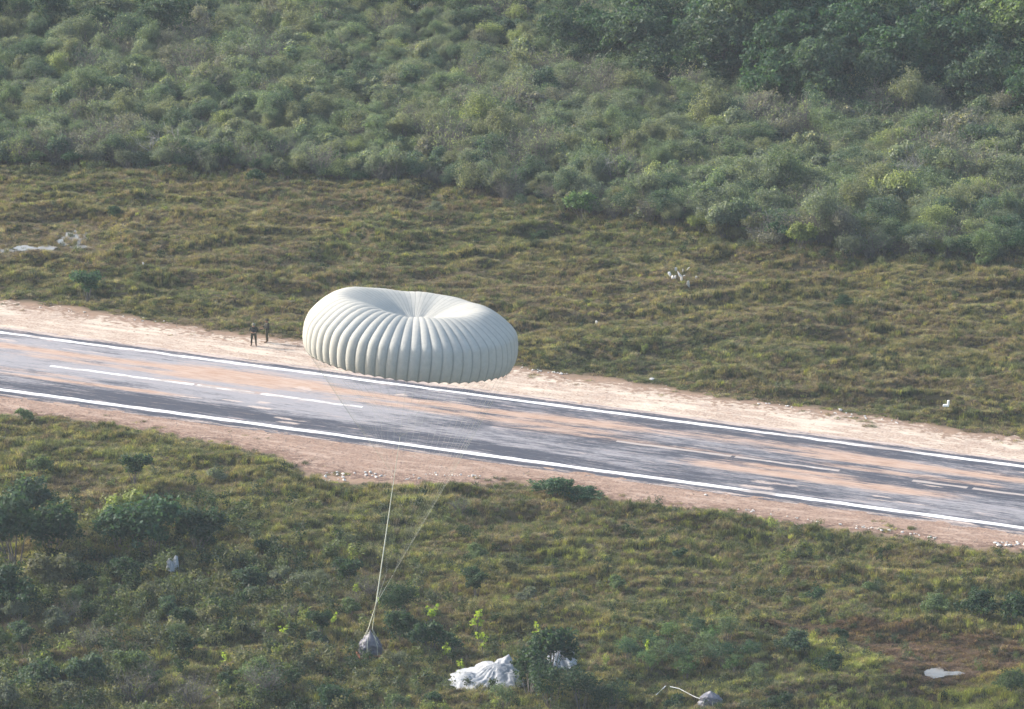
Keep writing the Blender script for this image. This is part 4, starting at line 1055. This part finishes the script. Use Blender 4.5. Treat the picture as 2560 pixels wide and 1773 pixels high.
# hanging bundle
def bundle(name, loc, wx, wy, h, seed, peak, rz=0.0):
    r = empty(name, loc, rz)
    nu, nv = 64, 30
    a = np.linspace(0, 2 * PI, nu, endpoint=False); t = np.linspace(0, 1, nv)
    A, T = np.meshgrid(a, t, indexing='ij')
    sq = (np.abs(np.cos(A)) ** 4 + np.abs(np.sin(A)) ** 4) ** -0.25
    prof = np.interp(T, [0, 0.08, 0.45, 0.75, 0.9, 1.0], [0.92, 1.0, 0.98, 0.80, 0.45, 0.02]) if peak < 0.2 else np.interp(T, [0, 0.08, 0.40, 0.66, 0.82, 1.0], [0.92, 1.0, 0.94, 0.66, 0.26, 0.03])
    cr = 1 + 0.75 * (fbm(np.cos(A) * 2.2 + T * 3.1, np.sin(A) * 2.2 + seed + T * 2.3, seed, 4, 0.7) - 0.5) + 0.3 * (np.abs(fbm(np.cos(A) * 5 - T * 6, np.sin(A) * 5 + T * 2, seed + 3, 3) - 0.5) - 0.08)
    rr = sq * prof * cr
    v = np.stack([rr * np.cos(A) * wx / 2, rr * np.sin(A) * wy / 2, 0.14 + T * h * (1 + 0.1 * np.cos(A * 2 + seed))], -1).reshape(-1, 3)
    link('wrap', mesh_np('wrap', v, grid_faces(nu, nv, True), False), M_TARP, r)
    link('skid_board', box_mesh('skid_board', wx * 1.12, wy * 1.08, 0.13, 0.02), M_BOARD, r, (0, 0, 0.07))
    for sx_ in (-0.22, 0.22):
        z0 = 0.14; zt = 0.14 + h * 0.78
        pts = [(sx_ * wx, -wy * 0.56, z0), (sx_ * wx, -wy * 0.56, z0 + h * 0.45), (sx_ * wx * 0.7, -wy * 0.3, zt), (sx_ * 0.3, 0, 0.16 + h * 0.95), (sx_ * wx * 0.7, wy * 0.3, zt), (sx_ * wx, wy * 0.56, z0 + h * 0.45), (sx_ * wx, wy * 0.56, z0)]
        link('strap', mesh_np('strap', *tube_np([(np.array(pts), np.full(7, 0.012), 5)]), True), M_WEB, r)
    return r
hb = bundle('cargo_bundle', load_p + Vector((0, 0, 0.28)), 1.45, 1.2, 1.45, 3, 0.4, 0.2)
tag(hb, 'grey wrapped cargo bundle on a red board under the floating parachute', 'cargo bundle')
top = load_p + Vector((0, 0, 1.85)); slk = knot - load_p
ihb = hb.matrix_basis.inverted()
for dx_, dy_ in ((-0.5, -0.4), (0.5, -0.4), (-0.5, 0.4), (0.5, 0.4)):
    a0 = ihb @ (load_p + Vector((dx_, dy_, 1.15))); a1 = ihb @ (load_p + Vector((dx_ * 0.25, dy_ * 0.25, 2.0))); a2 = ihb @ knot
    link('sling', mesh_np('sling', *tube_np([(np.array([a0, a1, a2]), np.array([0.02, 0.02, 0.02]), 4)]), True), M_WEB, hb)

gb_p = G(1776, 1772); gb_p.z = hz(gb_p.x, gb_p.y)
gb = bundle('cargo_bundle', gb_p + Vector((0, 0, 0.25)), 1.35, 1.15, 0.95, 9, 0.1, -0.3)
tag(gb, 'grey wrapped cargo bundle sitting in the grass at the lower frame side with pale straps', 'cargo bundle')
igb = gb.matrix_basis.inverted()
def strap_path(pts, rad):
    q = [igb @ (G(a, b) + Vector((0, 0, z))) for a, b, z in pts]
    return mesh_np('tie_strap', *tube_np([(np.array(q), np.full(len(q), rad), 4)]), True)
link('tie_strap', strap_path([(1752, 1765, 0.45), (1737, 1760, 0.45), (1718, 1752, 0.5), (1698, 1745, 0.6), (1675, 1738, 0.55)], 0.022), M_STRAP, gb)
link('tie_strap', strap_path([(1640, 1755, 0.45), (1652, 1746, 0.5), (1664, 1738, 0.6)], 0.026), M_STRAP, gb)

# ------------------------------------------------------------------ collapsed white canopy on the ground
def cloth_heap(name, mat, cx, cy, rx, ry, tents, seed, parent, n=90, fold=0.10, skew=0.0, lift=0.30):
    """draped cloth: tent-shaped surface over supports (x, y, height, spread), radial folds, ragged rim"""
    a = np.linspace(0, 2 * PI, n, endpoint=False); q = np.linspace(0.0, 1, 44)
    A, Qr = np.meshgrid(a, q, indexing='ij')
    rim = 1 + 0.30 * (fbm(np.cos(A) * 1.6 + seed, np.sin(A) * 1.6, seed, 3) - 0.5) + 0.05 * np.sin(A * 17)
    x = Qr * rx * rim * np.cos(A) + skew * Qr * np.sin(A); y = Qr * ry * rim * np.sin(A)
    z = np.zeros_like(x)
    for tx, ty, h, sp in tents:
        d = np.hypot((x - tx), (y - ty) * 0.8)
        z = z + (np.maximum(h * np.exp(-(d / sp) ** 2.0) - z, 0)) * 0.85
    tx, ty, h, sp = tents[0]
    ang = np.arctan2(y - ty, x - tx); d = np.hypot(x - tx, y - ty)
    wr = np.abs(fbm(np.cos(ang) * 3.5 + 0.25 * d + seed, np.sin(ang) * 3.5 - 0.25 * d, seed + 5, 4, 0.6) - 0.5)
    wr2 = np.abs(fbm(x * 1.3 + 2 * y, y * 2.2 - x, seed + 8, 3) - 0.5)
    z = z + (0.12 - wr) * 13 * fold * np.clip(d, 0, 0.7) + (0.14 - wr2) * 0.30
    z = z * (1 - sst(0.86, 1.0, Qr) * 0.9) + lift
    c = Vector((cx, cy, hz(cx, cy)))
    me = mesh_np(name, np.stack([x, y, z], -1).reshape(-1, 3), grid_faces(n, 44, True), True)
    o = link(name, me, mat, parent); md = o.modifiers.new('thickness', 'SOLIDIFY'); md.thickness = 0.015
    if parent: o.location = c - parent.location
    else: o.location = c
    return o
g0 = G(1215, 1722)
cp = empty('collapsed_parachute', (g0.x, g0.y, hz(g0.x, g0.y)))
tag(cp, 'collapsed white parachute crumpled over bushes at the lower frame side', 'parachute')
cloth_heap('canopy', M_WHITE_CLOTH, g0.x, g0.y, 2.25, 2.6, ((0.65, 0.2, 1.2, 1.3), (1.5, -0.3, 0.7, 1.0), (-1.2, -0.1, 0.55, 0.9), (1.3, 1.7, 1.15, 1.0), (0.1, 1.2, 0.8, 1.1), (-0.3, -0.9, 0.4, 1.2)), 4, cp)
g1 = G(1404, 1668)
cloth_heap('canopy_hem', M_WHITE_CLOTH, g1.x, g1.y, 0.95, 1.2, ((-0.25, 0.2, 0.75, 0.7), (0.5, 0.4, 0.6, 0.5)), 7, cp, 70, 0.16, 0.0, 0.30)
# small white cloth scrap caught under the dark bush at the left
g2 = G(432, 1436)
o = cloth_heap('cloth_scrap', M_WHITE_CLOTH, g2.x, g2.y - 0.3, 0.42, 0.5, ((-0.12, 0.05, 0.8, 0.45), (0.25, 0.1, 0.9, 0.28)), 12, None, 50, 0.2)
tag(o, 'crumpled white cloth scrap lying in front of the yellow-topped bush clump', 'cloth')

# ------------------------------------------------------------------ two people on the far shoulder
k = NT('camouflage')
c = k.coord(); a = k.noise(c, 6, 3); b = k.noise(c, 11, 3)
col = k.mix(k.step(a, 0.46, 0.52), rgb(0.034, 0.036, 0.024), rgb(0.075, 0.068, 0.046))
col = k.mix(k.step(b, 0.56, 0.60), col, rgb(0.03, 0.03, 0.025))
M_CAMO = k.done(k.principled(col, 0.9, 0.1).outputs[0])
M_SKIN = stone_material('skin', rgb(0.25, 0.15, 0.10), rgb(0.30, 0.18, 0.12))
M_BOOT = stone_material('boot_suede', rgb(0.12, 0.075, 0.045), rgb(0.17, 0.11, 0.07))
M_VEST = stone_material('vest_nylon', rgb(0.022, 0.023, 0.024), rgb(0.05, 0.05, 0.046))
M_HELM = stone_material('helmet_cover', rgb(0.15, 0.14, 0.10), rgb(0.22, 0.21, 0.16))
M_GUN = stone_material('dark_metal', rgb(0.015, 0.015, 0.016), rgb(0.03, 0.03, 0.03))

def skin_body(joints, edges, levels=2):
    me = bpy.data.meshes.new('figure'); names = list(joints); idx = {n_: i for i, n_ in enumerate(names)}
    me.from_pydata([joints[n_][0] for n_ in names], [(idx[a], idx[b]) for a, b in edges], [])
    o = bpy.data.objects.new('figure', me); COL.objects.link(o)
    o.modifiers.new('skin', 'SKIN')
    for i, n_ in enumerate(names):
        r = joints[n_][1]; sv = me.skin_vertices[0].data[i]
        sv.radius = (r, r) if not isinstance(r, tuple) else r
        sv.use_root = (n_ == 'pelvis')
    s = o.modifiers.new('smooth', 'SUBSURF'); s.levels = levels; s.render_levels = levels
    dg = bpy.context.evaluated_depsgraph_get(); dg.update()
    out = bpy.data.meshes.new_from_object(o.evaluated_get(dg))
    bpy.data.objects.remove(o)
    for p in out.polygons: p.use_smooth = True
    return out
def lathe_mesh(name, prof, n=18, sx=1.0, sy=1.0):
    a = np.linspace(0, 2 * PI, n, endpoint=False)
    v = [(r * math.cos(t) * sx, r * math.sin(t) * sy, z) for t in a for r, z in prof]
    return mesh_np(name, v, grid_faces(n, len(prof), True), True)
def make_person(loc, rz, height_m, label, hands, feet, helmet, head_turn=0.0):
    """local frame: facing -Y, 1.75 m tall before scaling; hands = ((x,y,z) right, left), feet = ((x,y,turn) ...)"""
    J = {}
    J['pelvis'] = ((0, 0.0, 0.97), (0.155, 0.115)); J['waist'] = ((0, 0.0, 1.10), (0.145, 0.11)); J['chest'] = ((0, 0.01, 1.28), (0.175, 0.125)); J['upper'] = ((0, 0.015, 1.40), (0.16, 0.11))
    J['neck'] = ((0, 0.0, 1.49), 0.06); J['jaw'] = ((0, -0.02, 1.56), (0.072, 0.082)); J['brow'] = ((0, -0.005, 1.65), (0.080, 0.098)); J['top'] = ((0, 0.005, 1.725), (0.055, 0.07))
    J['nose'] = ((0, -0.115, 1.605), 0.013)
    E = [('pelvis', 'waist'), ('waist', 'chest'), ('chest', 'upper'), ('upper', 'neck'), ('neck', 'jaw'), ('jaw', 'brow'), ('brow', 'top'), ('jaw', 'nose')]
    for s, tagn, hnd, ft in ((-1, 'r', hands[0], feet[0]), (1, 'l', hands[1], feet[1])):
        sh = Vector((0.19 * s, 0.01, 1.41)); h = Vector(hnd)
        d = h - sh; L = min(d.length, 0.56); d = d.normalized() * L; h = sh + d
        mid = sh + d / 2; out = Vector((0.55 * s, 0.45, -0.55)); out = (out - d * out.dot(d) / d.dot(d)).normalized()
        el = mid + out * math.sqrt(max(0.29 ** 2 - (L / 2) ** 2, 0.0004))
        J['sh' + tagn] = (tuple(sh), 0.075); J['el' + tagn] = (tuple(el), 0.052); J['wr' + tagn] = (tuple(h), 0.034)
        E += [('upper', 'sh' + tagn), ('sh' + tagn, 'el' + tagn), ('el' + tagn, 'wr' + tagn)]
        fd = (h - el).normalized(); inn = Vector((-s, -0.2, 0.1)); inn = (inn - fd * inn.dot(fd)).normalized(); acr = fd.cross(inn).normalized()
        pm = h + fd * 0.06; J['pa' + tagn] = (tuple(pm), (0.036, 0.018)); E.append(('wr' + tagn, 'pa' + tagn))
        for q in range(4):
            k0 = pm + fd * 0.04 + acr * (q - 1.5) * 0.020; ln = (0.034, 0.040, 0.037, 0.028)[q]
            k1 = k0 + (fd * 0.8 + inn * 0.6) * ln; k2 = k1 + (fd * 0.1 + inn) * ln * 0.9
            for nm, p, r in (('a', k0, 0.0095), ('b', k1, 0.0088), ('c', k2, 0.0075)): J['f%d%s%s' % (q, nm, tagn)] = (tuple(p), r)
            E += [('pa' + tagn, 'f%da%s' % (q, tagn)), ('f%da%s' % (q, tagn), 'f%db%s' % (q, tagn)), ('f%db%s' % (q, tagn), 'f%dc%s' % (q, tagn))]
        t0 = h + fd * 0.03 - acr * 0.034; t1 = t0 + (fd * 0.6 - acr * 0.3 + inn * 0.6) * 0.04; J['t0' + tagn] = (tuple(t0), 0.011); J['t1' + tagn] = (tuple(t1), 0.009)
        E += [('wr' + tagn, 't0' + tagn), ('t0' + tagn, 't1' + tagn)]
        fx_, fy_, tn = ft
        hp = Vector((0.095 * s, 0.0, 0.92)); an = Vector((fx_, fy_, 0.09)); kn = (hp + an) / 2 + Vector((0.01 * s, -0.035, 0.02))
        fdir = Vector((math.sin(tn), -math.cos(tn), 0))
        J['hp' + tagn] = (tuple(hp), 0.105); J['kn' + tagn] = (tuple(kn), 0.068); J['an' + tagn] = (tuple(an), 0.055); J['to' + tagn] = (tuple(an + fdir * 0.17 - Vector((0, 0, 0.045))), (0.048, 0.038))
        J['th' + tagn] = (tuple((hp + kn) / 2), 0.088); J['sn' + tagn] = (tuple(kn * 0.6 + an * 0.4 + Vector((0, 0.02, 0))), 0.062)
        E += [('pelvis', 'hp' + tagn), ('hp' + tagn, 'th' + tagn), ('th' + tagn, 'kn' + tagn), ('kn' + tagn, 'sn' + tagn), ('sn' + tagn, 'an' + tagn), ('an' + tagn, 'to' + tagn)]
    me = skin_body(J, E)
    for m in (M_CAMO, M_SKIN, M_BOOT): me.materials.append(m)
    wr = [Vector(J['wr' + t][0]) for t in 'rl']
    for p in me.polygons:
        c = p.center
        if c.z > 1.50: p.material_index = 1
        elif c.z < 0.26: p.material_index = 2
        elif min((c - w).length for w in wr) < 0.16 and min((c - Vector(J['el' + t][0])).length for t in 'rl') > 0.21: p.material_index = 1
    o = link('person', me); o.location = loc; o.rotation_euler = (0, 0, rz); s = height_m / 1.78; o.scale = (s * 1.2, s * 1.15, s)
    tag(o, label, 'person', 'people standing on the far dirt shoulder')
    ps = []
    for k_, (z, r) in enumerate(((1.02, 1.0), (1.10, 1.06), (1.25, 1.1), (1.36, 1.06), (1.42, 0.9))): ps.append((0.165 * r, z))
    v = lathe_mesh('vest', ps, 20, 1.0, 0.80); link('vest', v, M_VEST, o, (0, 0.01, 0))
    for q in (-0.09, 0.0, 0.09): link('pouch', box_mesh('pouch', 0.075, 0.06, 0.13, 0.012), M_VEST, o, (q, -0.15, 1.13))
    if helmet:
        link('helmet', lathe_mesh('helmet', [(0.122, 1.615), (0.126, 1.64), (0.122, 1.70), (0.10, 1.75), (0.06, 1.778), (0.002, 1.788)], 20, 0.95, 1.1), M_HELM, o, (0, 0.005, 0))
    else:
        link('hat', lathe_mesh('hat', [(0.155, 1.655), (0.158, 1.662), (0.10, 1.672), (0.098, 1.70), (0.085, 1.765), (0.04, 1.80), (0.002, 1.80)], 20, 0.95, 1.05), M_CAMO, o, (0, 0.0, 0))
    return o
p1 = G(634.6, 866); p1.z = 0.03
make_person(p1, R_(-6), 1.74, 'person in camouflage with helmet and dark vest facing the runway, hands at belly', ((-0.09, -0.26, 1.14), (0.10, -0.27, 1.12)), ((-0.15, 0.0, -0.25), (0.14, 0.02, 0.25)), True)
p2 = G(668, 858); p2.z = 0.03
make_person(p2, R_(-72), 1.84, 'person in camouflage and brimmed hat turned sideways beside the grass edge', ((-0.10, -0.30, 1.20), (0.14, -0.34, 1.12)), ((-0.07, 0.05, 0.0), (0.07, -0.06, 0.1)), False)
# rifle held low by the second person
gp = p2 + Vector((-0.30, -0.05, 1.12))
rf = empty('rifle', gp); rf.rotation_euler = (0, R_(-38), 0.2)
tag(rf, 'dark rifle held low across the body of the person in the brimmed hat', 'rifle')
link('barrel', mesh_np('barrel', *tube_np([(np.array([(-0.12, 0, 0), (-0.3, 0, 0), (-0.46, 0, 0)]), np.array([0.012, 0.011, 0.01]), 6)]), True), M_GUN, rf)
link('receiver', box_mesh('receiver', 0.30, 0.05, 0.075, 0.01), M_GUN, rf)
link('stock', box_mesh('stock', 0.24, 0.045, 0.10, 0.012), M_GUN, rf, (0.27, 0, -0.02))

# ------------------------------------------------------------------ humid air
hb_ = bpy.data.meshes.new('haze')
xa, xb, ya, yb, za_, zb_ = -9600, 9600, -3600, 12600, -4.0, 124.0
hb_.from_pydata([(xa, ya, za_), (xb, ya, za_), (xb, yb, za_), (xa, yb, za_), (xa, ya, zb_), (xb, ya, zb_), (xb, yb, zb_), (xa, yb, zb_)], [], [(0, 3, 2, 1), (4, 5, 6, 7), (0, 1, 5, 4), (1, 2, 6, 5), (2, 3, 7, 6), (3, 0, 4, 7)])
k = NT('humid_air')
pv = k.n('ShaderNodeVolumePrincipled', ins={'Color': rgb(0.80, 0.90, 1.0), 'Density': 0.00011, 'Anisotropy': 0.0})
k.l(pv.outputs[0], k.out.inputs['Volume'])
tag(link('haze', hb_, k.m), kind='stuff')
